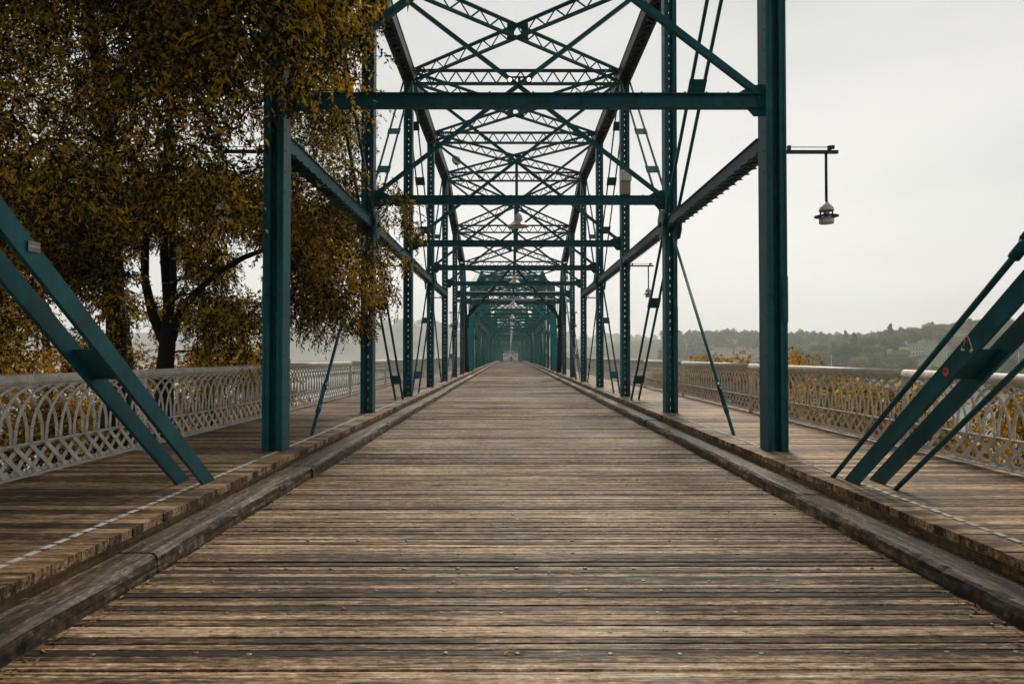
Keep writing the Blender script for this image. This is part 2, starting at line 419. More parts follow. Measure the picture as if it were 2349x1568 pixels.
def post_mesh(ztop):
    m = M(); z0, z1 = LC, ztop - 0.12
    for sx in (-1, 1):
        for sy in (-1, 1):
            a, b = sorted((sx*0.142, sx*0.062)); c, d = sorted((sy*0.15, sy*0.138)); m.box(a, b, c, d, z0, z1)
            a, b = sorted((sx*0.142, sx*0.112)); c, d = sorted((sy*0.162, sy*0.151)); m.box(a, b, c, d, z0, z1)
        a, b = sorted((sx*0.142, sx*0.130)); m.box(a, b, -0.137, 0.137, z0, z1)
        a, b = sorted((sx*0.061, sx*0.049)); m.box(a, b, -0.149, 0.149, z0, z1)
        a, b = sorted((sx*0.048, sx*0.011)); m.box(a, b, -0.034, -0.024, z0, z1)
        m.box(a, b, 0.024, 0.034, z0, z1)
    z = z0; k = 0
    while z < z1 - 0.2:
        h = 0.11 if k % 5 else 0.2
        m.box(-0.0105, 0.0105, -0.032, 0.032, z, z+h); z += h + 0.075; k += 1
    z = 0.42
    while z < z1:
        for sx in (-1, 1):
            m.rivet((sx*0.100, -0.150, z), (0,-1,0)); m.rivet((sx*0.030, -0.034, z+0.11), (0,-1,0), 0.012)
            m.rivet((sx*0.142, -0.09, z+0.05), (sx,0,0))
        z += 0.29
    # splice plate with rivets
    for sx in (-1, 1):
        a, b = sorted((sx*0.146, sx*0.07)); m.box(a, b, -0.170, -0.163, 2.1, 2.75)
        for k in range(6): m.rivet((sx*0.126, -0.170, 2.15+k*0.11), (0,-1,0)); m.rivet((sx*0.085, -0.170, 2.15+k*0.11), (0,-1,0))
    return m.mesh('truss_post', TEAL)
POST = {z: post_mesh(z) for z in (10.78, 9.25, 7.92)}

def beam_mesh():
    m = M(); x1 = S - 0.145
    m.box(-x1, x1, -0.008, 0.008, BZ-0.088, BZ+0.088)
    for z0, z1 in ((BZ-0.104, BZ-0.089), (BZ+0.089, BZ+0.104)): m.box(-x1, x1, -0.06, 0.06, z0, z1)
    x = -x1 + 0.1
    while x < x1:
        m.rivet((x, -0.035, BZ+0.104), (0,0,1), 0.02, 0.022); m.rivet((x+0.15, -0.035, BZ-0.104), (0,0,-1), 0.02, 0.022)
        m.rivet((x+0.06, -0.008, BZ-0.07), (0,-1,0), 0.017); x += 0.31
    for s in (-1, 1):
        for y0 in (-0.02,):
            vs = [(s*x1, y0, BZ-0.22), (s*(x1-0.12), y0, BZ-0.22), (s*(x1-0.22), y0, BZ-0.105), (s*x1, y0, BZ-0.105)]
            vs += [(a, b+0.02, c) for a, b, c in vs]
            m.add(vs, [(0,1,2,3),(7,6,5,4),(0,4,5,1),(1,5,6,2),(2,6,7,3),(3,7,4,0)])
            vs = [(s*x1, y0, BZ+0.105), (s*x1, y0, BZ+0.24), (s*(x1-0.16), y0, BZ+0.22), (s*(x1-0.36), y0, BZ+0.105)]
            vs += [(a, b+0.02, c) for a, b, c in vs]
            m.add(vs, [(0,1,2,3),(7,6,5,4),(0,4,5,1),(1,5,6,2),(2,6,7,3),(3,7,4,0)])
        m.box(*sorted((s*x1, s*(x1-0.07))), -0.03, -0.009, BZ-0.087, BZ+0.087)
    return m.mesh('overhead_beam', TEAL)
BEAM = beam_mesh()

def chord(m, p, q):
    p = Vector(p); q = Vector(q); d = (q-p).normalized(); side = d.cross(Vector((0,0,1))).normalized(); up = side.cross(d)
    for k in (-1, 1): chan(m, p + side*0.2*k, q + side*0.2*k, 0.36, 0.09, 0.014, flip=-k)
    m.bar(p + up*0.187, q + up*0.187, 0.44, 0.012)
    m.lace(p - up*0.184, q - up*0.184, side, 0.36, 0.33, 0.06)
    m.lace(p - up*0.150, q - up*0.150, -side, 0.36, 0.33, 0.05)
def latticed(m, p, q, depth=0.40, fl=0.10, step=0.36, off=0):
    p = Vector(p) + Vector((0,0,off)); q = Vector(q) + Vector((0,0,off)); d = (q-p).normalized(); up = Vector((0,0,1)); side = d.cross(up).normalized(); up = side.cross(d)
    for k in (-1, 1):
        m.bar(p + up*depth/2*k, q + up*depth/2*k, fl, 0.045)
        m.bar(p + up*(depth/2-0.04)*k, q + up*(depth/2-0.04)*k, 0.014, 0.06)
    m.lace(p - side*0.012, q - side*0.012, up, depth-0.06, step, 0.045, 0.010)
def sway(m, p, q):
    m.bar(p, q, 0.012, 0.12, (0,1,0)); p = Vector(p); q = Vector(q)
    m.bar(p + Vector((0,-0.04,0)), q + Vector((0,-0.04,0)), 0.09, 0.085, (0,1,0))
def rod(m, p, q, r): m.tube([p, q], r, 8)
def turnbuckle(m, p, q, f0, Ln=0.5):
    p = Vector(p); q = Vector(q); d = (q-p).normalized(); c = p + (q-p)*f0
    a = d.cross(Vector((1,0,0))).normalized()
    for k in (-1, 1): m.tube([c - d*Ln/2 + a*0.02*k, c - d*Ln*0.3 + a*0.055*k, c + d*Ln*0.3 + a*0.055*k, c + d*Ln/2 + a*0.02*k], 0.018, 6)
    for k in (-1, 1): m.tube([c + d*(Ln/2-0.05)*k, c + d*(Ln/2+0.09)*k], 0.045, 6)

def pt(s, j, z, dx=0): return Vector((s*(S+dx), j*P, z))
def span_parts(root, mt, first=False):
    def add(nm, m, smooth=False): return m.build(nm, mt, root, smooth)
    for s in (-1, 1):
        for j in range(-4, 5):
            o = put('truss_post', POST[T(j)], root, (s*S, j*P, 0))
            if not first: o.material_slots[0].link = 'OBJECT'; o.material_slots[0].material = mt
        for j in range(-4, 4):
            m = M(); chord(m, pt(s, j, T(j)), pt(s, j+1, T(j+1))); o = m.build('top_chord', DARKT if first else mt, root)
        for j in (-2, -1, 0, 1):
            m = M(); p, q = Vector((s*S, j*P+0.2, MZ)), Vector((s*S, (j+1)*P-0.2, MZ))
            for k in (-1, 1): chan(m, p + Vector((k*0.12,0,0)), q + Vector((k*0.12,0,0)), 0.2, 0.07, 0.01, flip=-k)
            m.bar(p + Vector((0,0,0.106)), q + Vector((0,0,0.106)), 0.30, 0.01)
            m.lace(p - Vector((0,0,0.106)), q - Vector((0,0,0.106)), (1,0,0), 0.3, 0.17, 0.04)
            yy = p.y + .1
            while yy < q.y:
                m.rivet((s*S-0.12*s, yy, MZ-0.11), (0,0,-1), 0.02, 0.02); m.rivet((s*S-0.1*s, yy, MZ+0.111), (0,0,1), 0.02, 0.02); yy += 0.3
            add('mid_strut', m)
        # joints at the mid-height nodes
        for j in (-1, 1):
            for k in (-1, 1):
                m = M(); x = s*S + k*0.21
                vs = [(x, j*P+a, MZ+b) for a, b in ((-.28,-.16),(-.12,-.33),(.12,-.33),(.28,-.16),(.28,.16),(.12,.33),(-.12,.33),(-.28,.16))]
                vs2 = [(x+k*0.012, b, c) for a, b, c in vs]
                m.add(vs+vs2, [tuple(range(8)), tuple(range(8,16))[::-1]] + [(i,(i+1)%8,(i+1)%8+8,i+8) for i in range(8)])
                m.tube([(x, j*P, MZ), (x+k*0.06, j*P, MZ)], 0.06, 8)
                add('gusset_plate', m)
        # web of the middle panels: paired bars to the mid nodes
        for e in (-1, 1):
            mid = pt(s, e, MZ)
            def pair(p, q, dx, w, h, plates, nm):
                for k in (-1, 1):
                    m = M(); o_ = Vector((k*dx, 0, 0)); m.bar(p + o_, q + o_, w, h, (1,0,0)) if h > w else m.bar(p + o_, q + o_, w, h)
                    ob = add(nm, m)
                for f in plates:
                    m = M(); c = p + (q-p)*f; d = (q-p).normalized()
                    m.bar(c - d*0.17, c + d*0.17, 2*dx + 0.09, 0.012, d.cross(Vector((1,0,0))))
                    add('batten_plate', m)
            pair(pt(s, 2*e, T(2)), mid, 0.13, 0.05, 0.06, (0.28, 0.62), 'diagonal_bar')
            pair(pt(s, 0, T(0)), mid, 0.13, 0.045, 0.045, (0.2, 0.45, 0.7), 'diagonal_bar')
            pair(mid, pt(s, 0, LC), 0.11, 0.045, 0.055, (0.28, 0.62), 'diagonal_bar')
            q = pt(s, 2*e, LC); m = M(); rod(m, mid, q, 0.030)
            o = add('tie_rod', m, True)
            m = M(); turnbuckle(m, mid, q, 0.625); m.build('turnbuckle', mt, o, True)
            # end panels: built-up main diagonals with battens
            p, q = pt(s, 4*e, T(4)-0.12), pt(s, 2*e, LC-0.12); d = (q-p).normalized()
            for k in (-1, 1):
                m = M(); x = Vector((k*0.135 - 0.01*s, 0, 0)); chan(m, p + x, q + x, 0.16, 0.035, 0.011, (0,0,1), flip=s*(1 if (q-p).y > 0 else -1))
                ob = add('main_diagonal', m)
                if first and e == -1:
                    if s == -1 and k == 1:
                        ob['label'] = 'wide teal flat bar with a grey sticker, nearer the roadway'
                    if s == 1 and k == -1:
                        ob['label'] = 'wide dark teal bar with an orange and a red sticker'
            f = 0.10
            while f < 0.97:
                m = M(); c = p + (q-p)*f; m.bar(c - d*0.2, c + d*0.2, 0.266, 0.014, d.cross(Vector((1,0,0)))); 
                for a in (-1, 1):
                    for b in (-.12, 0, .12): m.rivet(c + d*b + Vector((a*0.12,0,0)) - d.cross(Vector((1,0,0))).normalized()*0.007, -d.cross(Vector((1,0,0))))
                add('batten_plate', m); f += 0.1895
            if s == 1:
                for dx, dy in ((-0.195, 0.28), (0.10, -0.42)):
                    o_ = Vector((dx, dy*(-e), 0)); m = M(); rod(m, p + o_, q + o_, 0.024); o = add('tie_rod', m, True)
                    m = M(); turnbuckle(m, p + o_, q + o_, 0.572 if dx < 0 else 0.25, 0.26); m.build('turnbuckle', mt, o, True)
            # inclined end posts
            m = M(); a, b = pt(s, 5*e, LC), pt(s, 4*e, T(4)); dd = (b-a).normalized(); sd_ = Vector((1,0,0)); up = sd_.cross(dd)
            for k in (-1, 1): chan(m, a + sd_*0.19*k, b + sd_*0.19*k, 0.34, 0.08, 0.014, up, flip=-k*e if e > 0 else k)
            if e > 0: 
                m.lace(a + up*0.17, b + up*0.17, sd_, 0.36, 0.3, 0.055); m.bar(a - up*0.175, b - up*0.175, 0.42, 0.012, up)
            else:
                m.bar(a + up*0.175, b + up*0.175, 0.42, 0.012, up); m.lace(a - up*0.17, b - up*0.17, sd_, 0.36, 0.3, 0.055)
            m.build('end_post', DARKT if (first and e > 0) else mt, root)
    for j in range(-4, 5):
        o = put('overhead_beam', BEAM, root, (0, j*P, 0))
        if not first: o.material_slots[0].link = 'OBJECT'; o.material_slots[0].material = mt
        zt = T(j) - 0.28; xi = S - 0.26
        for s in (-1, 1):
            m = M(); y = j*P + (0.03 if s > 0 else -0.075)
            sway(m, (s*xi, y, BZ+0.16), (-s*xi, y, zt)); add('sway_brace', m)
        if j in (0, 1, 2, 3) and first:
            m = M(); zc = (BZ+0.16+zt)/2; m.bar((0, j*P+0.0, BZ+0.12), (0, j*P+0.0, zc), 0.09, 0.09, (0,1,0)); add('hanger', m)
        m = M(); latticed(m, (-S+0.22, j*P, T(j)-0.02), (S-0.22, j*P, T(j)-0.02), 0.46, 0.12, 0.27); add('roof_strut', m)
        if j < 4:
            for s in (-1, 1):
                m = M(); latticed(m, (s*(S-0.24), j*P+0.15, T(j)), (-s*(S-0.24), (j+1)*P-0.15, T(j+1)), 0.38, 0.09, 0.34, 0.012*s); add('roof_brace', m)
            m = M(); zc = (T(j)+T(j+1))/2
            for k in (-1, 1): m.box(k*0.2-0.1, k*0.2+0.1, (j+.5)*P-0.012, (j+.5)*P+0.012, zc-0.24, zc+0.24)
            add('gusset_plate', m)
    # portals
    for e in (-1, 1):
        def pp(x, z): return Vector((x, e*(5*P - (z-LC)/(T(4)-LC)*P), z))
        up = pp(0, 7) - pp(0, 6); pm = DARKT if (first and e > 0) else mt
        m = M(); xi = S - 0.22
        for z in (5.62, 6.10): m.bar(pp(-xi, z), pp(xi, z), 0.12, 0.07, up)
        m.lace(pp(-xi, 5.86), pp(xi, 5.86), up, 0.42, 0.3, 0.05)
        m.build('portal_beam', pm, root)
        m = M(); pts = []
        for s in (-1, 1):
            arc = [pp(s*xi, 3.6)] + [pp(s*(xi - 1.62*(1-math.cos(t))), 3.95 + 1.6*math.sin(t)) for t in [math.pi/2*k/9 for k in range(10)]]
            for a, b in zip(arc, arc[1:]): m.bar(a, b + (b-a)*0.03, 0.16, 0.05, up.cross(b-a) if False else (0,1,0))
            for t in (0.35, 0.8, 1.15):
                a = pp(s*(xi - 1.62*(1-math.cos(t))), 3.95+1.6*math.sin(t)); m.bar(a, pp(s*(xi-0.1), 5.6), 0.04, 0.04, up)
        m.bar(pp(-xi+1.6, 5.545), pp(xi-1.6, 5.545), 0.16, 0.05, up)
        m.build('portal_arch', pm, root)
        for s in (-1, 1):
            m = M(); a, b = pp(s*0.12, 7.75), pp(s*(xi-0.05), 4.45)
            d = (b-a).normalized(); nr = d.cross(up).normalized()
            m.bar(a - nr*0.14*0, b, 0.16, 0.16, up); m.build('portal_brace', pm, root)

spans = []
first = empty('truss_span', (0, YC, 0))
tag(first, 'nearest dark teal riveted truss span, arching over the roadway in the foreground', 'bridge span', 'teal truss spans along the bridge')
span_parts(first, TEAL, True)
proto = empty('truss_span', (0, YC + 10*P + 1.4, -drop(YC+10*P)))
tag(proto, 'second truss span from the camera, its brighter teal portal framing the far roadway', 'bridge span', 'teal truss spans along the bridge')
span_parts(proto, TEALB, False)
labs = ['third truss span along the bridge, seen through the second span beyond its portal',
        'fourth truss span along the bridge, a small teal frame beyond the third',
        'farthest truss span of the bridge, tiny at the vanishing point of the roadway']
for i, lb in enumerate(labs):
    c = copy_tree(proto); yy = YC + (10*P+1.4)*(i+2); c.location = (0, yy, -drop(yy))
    c.rotation_euler = (-math.atan((drop(yy+20)-drop(yy-20))/40), 0, 0); c['label'] = lb
    spans.append(c)

# stickers (sub-parts of the bars they are stuck on)
def find_part(label_bit):
    for o in first.children:
        if 'label' in o and label_bit in o['label']: return o
def on_bar(s, k, y, up_off=0.0):
    """point on the web of the near main diagonal facing the road"""
    p, q = pt(s, -4, T(4)-0.12), pt(s, -2, LC-0.12); f = (y - p.y) / (q.y - p.y); c = p + (q-p)*f
    d = (q-p).normalized(); b = Vector((1,0,0)).cross(d); b = b if b.z > 0 else -b
    return c + Vector((k*0.135 - 0.01*s, 0, 0)) + b*up_off, d, b
def sticker(name, mat, parent, s, k, Y, off, shape, lab, lift=0.0045):
    c, d, b = on_bar(s, k, Y - YC, off); n = Vector((-s, 0, 0)); th = 0.0015
    m = M(); vs = [c + n*lift + d*x + b*z for x, z in shape]; vs2 = [v + n*th for v in vs]; nn = len(shape)
    m.add(vs + vs2, [tuple(range(nn)), tuple(range(nn, 2*nn))[::-1]] + [(i,(i+1)%nn,(i+1)%nn+nn,i+nn) for i in range(nn)])
    o = m.build(name, mat, parent); o['label'] = lab; return o
GREYS = plain('grey_sticker', (0.22, 0.23, 0.23), 0.5); ORS = plain('orange_sticker', (0.62, 0.14, 0.02), 0.5, 0, 0.1)
REDS = plain('red_sticker', (0.30, 0.03, 0.02), 0.5, 0, 0.1); WHS = plain('white_sticker', (0.7, 0.68, 0.64), 0.5, 0, 0.05); DKS = plain('navy_sticker', (0.02,0.02,0.04), 0.5)
SL = find_part('grey sticker'); SR = find_part('orange')
rect = lambda w, h: [(-w/2,-h/2),(w/2,-h/2),(w/2,h/2),(-w/2,h/2)]
def rrect(w, h, a):
    return [(x*math.cos(a)-z*math.sin(a), x*math.sin(a)+z*math.cos(a)) for x, z in rect(w, h)]
ANG = math.atan((T(4)-LC)/(2*P))
if SL:
    g = sticker('sticker', GREYS, SL, -1, 1, 4.52, 0.035, rrect(0.115, 0.07, ANG), 'grey label with a pale line', 0.013)
    sticker('sticker_line', WHS, SL, -1, 1, 4.52, 0.035, rrect(0.10, 0.006, ANG), 'pale line across the grey label', 0.015)
if SR:
    sticker('sticker', ORS, SR, 1, -1, 5.64, 0.0, [(0.042*math.cos(t), 0.034*math.sin(t)) for t in [k*math.pi/12 for k in range(24)]], 'round orange sticker')
    sticker('sticker_mark', REDS, SR, 1, -1, 5.64, 0.0, [(0.020*math.cos(t), 0.009+0.012*math.sin(t)) for t in [k*math.pi/6 for k in range(12)]], 'dark red mark on the orange sticker', 0.0062)
    legs = [(-0.075,-0.055),(-0.045,-0.075),(0.0,0.005),(0.03,-0.06),(0.075,-0.055),(0.06,-0.025),(0.042,-0.03),(0.02,0.055),(-0.01,0.065),(-0.03,0.04)]
    def rot(sh, a, k=1.0): return [(k*(x*math.cos(a)-z*math.sin(a)), k*(x*math.sin(a)+z*math.cos(a))) for x, z in sh]
    sticker('sticker', WHS, SR, 1, -1, 5.36, 0.03, rot(legs, ANG), 'white edged sticker of a pair of striding legs')
    sticker('sticker_print', DKS, SR, 1, -1, 5.36, 0.03, rot(legs, ANG, 0.72), 'dark print inside the white edge', 0.0062)
    sticker('sticker_print', REDS, SR, 1, -1, 5.36, 0.03, rot([(-0.02,0.0),(0.012,0.0),(0.016,0.04),(-0.01,0.05),(-0.022,0.03)], ANG), 'red top of the legs', 0.0078)

# ------------------------------------------------------------------ railings
RX = 5.42
def railing_panel_meshes(detail):
    Z0 = WZ; arch = M(); n = 24; dy = P/ n if False else P/26.0
    nseg = 8 if detail else 4
    ztop, zmid = 1.015, 0.40
    rad = 0.56
    for i in range(26):
        y = (i+0.5)*dy
        for sgn, xo in ((-1, -0.022), (1, 0.022)):
            pts = [(xo, y, zmid)]
            for k in range(nseg+1):
                t = math.pi/2*k/nseg
                pts.append((xo, y + sgn*rad*(1-math.cos(t)), zmid + 0.06 + (ztop-zmid-0.06)*math.sin(t)))
            pts = [p for p in pts if 0.0 <= p[1] <= P] if True else pts
            if len(pts) > 1: arch.tube(pts, 0.0165 if sgn < 0 else 0.015, 6 if detail else 4)
    lat = M(); z0, z1 = 0.075, 0.385
    run = dy*1.5
    for i in range(-2, 27):
        y = (i+0.5)*dy
        for sgn, xo in ((1, -0.012), (-1, 0.012)):
            ya, yb = (y, y+run) if sgn > 0 else (y+run, y)
            za, zb = z0, z1
            # clip to the panel
            def clip(ya, yb, za, zb):
                if ya > yb: ya, yb, za, zb = yb, ya, zb, za
                if yb <= 0.02 or ya >= P-0.02: return None
                sl = (zb-za)/(yb-ya)
                if ya < 0.02: za += sl*(0.02-ya); ya = 0.02
                if yb > P-0.02: zb -= sl*(yb-P+0.02); yb = P-0.02
                return ya, yb, za, zb
            c = clip(ya, yb, za, zb)
            if c: lat.bar((xo, c[0], c[2]), (xo, c[1], c[3]), 0.050, 0.007, (1,0,0))
    if detail:
        for i in range(0, 53):
            for zz in (0.102, 0.23, 0.358): lat.rivet((-0.016, (i)*dy/2+0.03, zz), (-1,0,0), 0.008, 0.005)
    bot = M(); bot.box(-0.045, 0.045, 0.0, P, 0.045, 0.056); bot.box(-0.035, -0.026, 0, P, 0.0565, 0.10)
    mid = M(); mid.box(-0.04, 0.04, 0.0, P, 0.386, 0.396); mid.box(-0.038, -0.029, 0, P, 0.350, 0.3855)
    chn = M(); chn.box(-0.03, 0.03, 0, P, 1.012, 1.024)
    hand = M(); hand.tube([(0, y, 1.075) for y in (0, P/2, P)], 0.064, 16)
    return [('arched_bars', arch, True), ('lattice', lat, False), ('bottom_rail', bot, False), ('middle_rail', mid, False), ('top_rail', chn, False), ('handrail', hand, True)]
def post_rail():
    m = M(); m.box(-0.03, 0.03, -0.035, 0.035, 0.0, 1.02); m.box(-0.07, 0.07, -0.06, 0.06, 0.0, 0.012)
    m.tube([(0,0,1.0),(0,0,1.03)], 0.05, 10)
    return m.mesh('railing_post', RAIL)
PANM = {}
for det in (True, False):
    PANM[det] = [(nm, m.mesh(nm, RAIL, sm)) for nm, m, sm in railing_panel_meshes(det)]
RPOST = post_rail()
for s in (-1, 1):
    rt = empty('bridge_railing', (s*RX, 0, WZ))
    tag(rt, ('pale painted railing of interlaced arched bars along the left walkway under the tree' if s < 0 else
             'pale metal railing of arched bars along the right walkway above the river'), 'railing', 'railings along the bridge')
    for k in range(-3, 40):
        y = 9.72 + k*P; det = -2 <= k <= 3
        if y > 250: break
        for nm, me in PANM[det]:
            if k > 14 and nm in ('bottom_rail', 'top_rail'): continue
            o = put(nm, me, rt, (0, y, -drop(y+3)))
            if s > 0: o.scale = (-1, 1, 1)
        put('railing_post', RPOST, rt, (0, y, -drop(y)))

# ------------------------------------------------------------------ lamps
def pendant_root():
    r = empty('pendant_lamp')
    m = M(); m.lathe([(0.0,0.0),(0.03,0.0),(0.045,-0.03),(0.075,-0.05),(0.09,-0.09),(0.092,-0.15),(0.105,-0.155),(0.105,-0.175),(0.10,-0.18)], n=20); m.build('cap', LAMPM, r, True)
    m = M(); m.lathe([(0.09,-0.18),(0.12,-0.20),(0.235,-0.305),(0.255,-0.315),(0.25,-0.325),(0.225,-0.31),(0.11,-0.215)], n=28); m.build('lamp_shade', LAMPM, r, True)
    m = M(); m.lathe([(0.0,-0.315),(0.05,-0.31),(0.09,-0.29),(0.11,-0.25),(0.105,-0.215)], n=20); m.build('lens', GLASS, r, True)
    m = M(); m.tube([(0,0,0.0),(0,0,0.17)], 0.013, 8); m.build('stem', DMETAL, r, True)
    return r
pr = pendant_root()
ords = ['nearest grey pendant lamp, hanging largest above the roadway under the second overhead beam',
        'second nearest pendant lamp, about half the size of the first and straight below it',
        'third nearest pendant lamp, framed by the dark inclined portal braces',
        'fourth nearest pendant lamp, just inside the dark arched portal']
k = 0
for n_, y in enumerate([9.72+P*i for i in (1, 3, 5)] + [9.72+P*i for i in (7.4, 9.4)] + [9.72+P*i for i in range(11, 42, 2)]):
    o = pr if n_ == 0 else copy_tree(pr)
    o.location = (-0.02, y-0.05, BZ - 0.14 - 0.17 - drop(y))
    if abs(y-(9.72+P*5)) < 1: pass
    o['category'] = 'lamp'; o['group'] = 'pendant lamps in a row over the roadway'
    if n_ < 4: o['label'] = ords[n_]
    elif n_ < 9: o['label'] = '%s nearest pendant lamp, tiny, in the row running to the vanishing point' % ('fifth','sixth','seventh','eighth','ninth')[n_-4]
    else: o['label'] = 'speck-like pale pendant lamp at the crowded far end of the row'

def side_lamp():
    r = empty('side_lamp')
    m = M(); m.box(0, 0.03, -0.07, 0.07, -0.12, 0.13); m.bar((0.03,0,0.02),(0.80,0,0.02),0.045,0.045); m.box(0.08,0.12,-0.025,0.025,0.0435,0.11); m.box(0.66,0.70,-0.025,0.025,0.0435,0.11)
    m.tube([(0.05,0,0.09),(0.72,0,0.09)], 0.006, 6); m.tube([(0.715,0,0.09),(0.745,0,0.09)], 0.03, 8); m.build('bracket', DMETAL, r)
    m = M(); m.tube([(0.63,0,0.0),(0.63,0,-0.71)], 0.02, 8); m.build('stem', DMETAL, r, True)
    m = M(); m.lathe([(0.0,-0.70),(0.03,-0.70),(0.04,-0.73),(0.08,-0.76),(0.10,-0.80),(0.102,-0.825),(0.095,-0.83)], (0.63,0,0), 18); m.build('cap', LAMPM, r, True)
    m = M(); m.lathe([(0.085,-0.895),(0.165,-0.898),(0.165,-0.912),(0.085,-0.915)], (0.63,0,0), 22)
    for a in range(6):
        t = a*math.pi/3; m.bar((0.63+0.09*math.cos(t), 0.09*math.sin(t), -0.83), (0.63+0.09*math.cos(t), 0.09*math.sin(t), -0.95), 0.012, 0.012)
    m.build('ring', DMETAL, r)
    m = M(); m.lathe([(0.0,-1.005),(0.092,-1.01),(0.102,-1.0),(0.102,-0.93),(0.09,-0.925)], (0.63,0,0), 18); m.build('base_cup', LAMPM, r, True)
    m = M(); m.lathe([(0.03,-0.83),(0.045,-0.86),(0.045,-0.93),(0.03,-0.95)], (0.63,0,0), 12); m.build('bulb', GLASS, r, True)
    return r
sl = side_lamp(); n_ = 0
nm_ = {0: 'first', 2: 'second', 4: 'third', 6: 'fourth'}
for s in (1, -1):
    for k in (0, 2, 4, 6):
        o = sl if n_ == 0 else copy_tree(sl); n_ += 1
        o.location = (s*(S+0.143), 9.72+P*k, EYE+2.88); o.rotation_euler = (0, 0, 0 if s > 0 else math.pi)
        o['category'] = 'lamp'; o['group'] = 'lanterns on arms outside the truss posts'
        o['label'] = 'lantern lamp on an outward arm, %s along the %s row of truss posts' % (nm_[k], 'right' if s > 0 else 'left')

# floodlights, meter box, dish
fl = empty('floodlight', (0.0, 9.72+P-0.1, 7.98)); tag(fl, 'twin floodlight fixture at the crossing of the nearest visible sway braces', 'floodlight')
m = M(); m.box(-0.28, 0.28, -0.16, -0.12, 0.10, 0.13); m.box(-0.03, 0.03, -0.14, -0.09, -0.05, 0.1); m.build('bracket', DMETAL, fl)
FLM = plain('flood_glass', (0.8, 0.75, 0.6), 0.2, 0, 0.1, 8, ((1.0, 0.8, 0.5), 1.6))
for s in (-1, 1):
    m = M(); m.box(s*0.22-0.06, s*0.22+0.06, -0.20, -0.09, -0.02, 0.085); hd = m.build('lamp_head', DMETAL, fl)
    m = M(); m.lathe([(0.0,-0.006),(0.04,-0.004),(0.045,0.0)], (0,0,0), 12); m.v = [(s*0.22+v[0], -0.2005+v[2], 0.03+v[1]) for v in m.v]; m.build('lens', FLM, hd)
ub = empty('utility_box', (S, 9.72+2*P-0.16, 8.0-1.35)); tag(ub, 'grey utility box with a beige conduit sleeve strapped high on a right truss post', 'utility box')
m = M(); m.box(-0.17, 0.17, -0.20, -0.012, 0.62, 0.95); m.build('box_body', GREYBOX, ub)
m = M(); m.box(-0.18, 0.18, -0.215, -0.201, 0.78, 0.96); m.box(-0.13, 0.13, -0.207, -0.2011, 0.64, 0.76); m.build('lid', GREYBOX, ub)
m = M(); m.box(-0.15, 0.15, -0.12, -0.012, 0.2, 0.61); m.build('conduit_sleeve', BEIGE, ub)
m = M(); m.tube([(0.03,-0.05,0.2),(0.05,-0.05,0.0),(0.0,-0.04,-0.3),(0.0,-0.03,-2.0)], 0.014, 6); m.build('cable', DMETAL, ub)
dc = at(1047, 367, 9.72+P*3.2)
di = empty('satellite_dish', dc); tag(di, 'small grey satellite dish mounted high beside the left top chord', 'satellite dish')
m = M(); m.lathe([(0.0,0.05),(0.12,0.04),(0.2,0.015),(0.24,-0.02),(0.235,-0.03),(0.19,0.0),(0.0,0.035)], n=24); do = m.build('reflector', GREYBOX, di, True); do.rotation_euler = (R(78), 0, R(20)); do.scale = (0.85, 1, 1)
m = M(); m.tube([(0,0.03,0),(0.04,0.05,-0.25),(0.12,0.05,-0.55)], 0.018, 6); m.build('mounting_arm', DMETAL, di)
m = M(); m.tube([(0,-0.05,-0.2),(0.02,-0.2,-0.25)], 0.012, 6); m.box(-0.03,0.05,-0.26,-0.18,-0.29,-0.21); m.build('receiver', DMETAL, di)

# stone piers
for i in range(5):
    y = YC + 5*P + 0.7 + i*(10*P+1.4)
    m = M(); zt = -1.7 - drop(y); m.sweep([(-4.6,-1.0),(4.6,-1.0),(5.4,0),(4.6,1.0),(-4.6,1.0),(-5.4,0)], (0,y,-22), (0,y,zt-0.5), (0,1,0))
    m.box(-5.2, 5.2, y-1.3, y+1.3, zt-0.5, zt)
    o = m.build('bridge_pier', STONE); tag(o, 'stone pier in the river under the %s joint between truss spans' % ('first','second','third','fourth','fifth')[i], 'pier', 'stone piers under the bridge')

# ------------------------------------------------------------------ people far down the deck
def person(x, y, shirt, lab):
    z = -drop(y); H = 1.72
    root = empty('person', (x, y, z)); tag(root, lab, 'person', 'people walking far down the deck')
    me = bpy.data.meshes.new('body')
    J = [(0,0,.93),(0,0,1.2),(0,0,1.42),(0,0,1.52),(0,0,1.64), (-.1,0,.9),(-.12,-.12,.5),(-.12,-.02,.08),(-.12,-.14,.03),(.1,0,.9),(.12,.14,.5),(.12,.25,.1),(.12,.13,.04),
         (-.19,0,1.4),(-.24,.08,1.12),(-.24,-.05,.88),(.19,0,1.4),(.24,-.08,1.12),(.24,-.2,.92)]
    E = [(0,1),(1,2),(2,3),(3,4),(0,5),(5,6),(6,7),(7,8),(0,9),(9,10),(10,11),(11,12),(2,13),(13,14),(14,15),(2,16),(16,17),(17,18)]
    rd = [.15,.14,.15,.055,.105,.1,.07,.045,.04,.1,.07,.045,.04,.07,.05,.035,.07,.05,.035]
    me.from_pydata(J, E, []); o = put('body', me, root)
    o.modifiers.new('skin', 'SKIN'); o.modifiers.new('sub', 'SUBSURF').levels = 1
    for v, r in zip(me.skin_vertices[0].data, rd): v.radius = (r, r)
    me.skin_vertices[0].data[0].use_root = True
    me.materials.append(shirt)
    m = M(); m.lathe([(0.0,1.79),(0.07,1.77),(0.112,1.70),(0.115,1.64)], (0,0.01,0), 10); m.build('hair', DKS, root, True)
person(0.02, 196, plain('dark_coat', (0.03,0.025,0.03), 0.8), 'tiny person in dark clothes walking at the far crest of the deck')
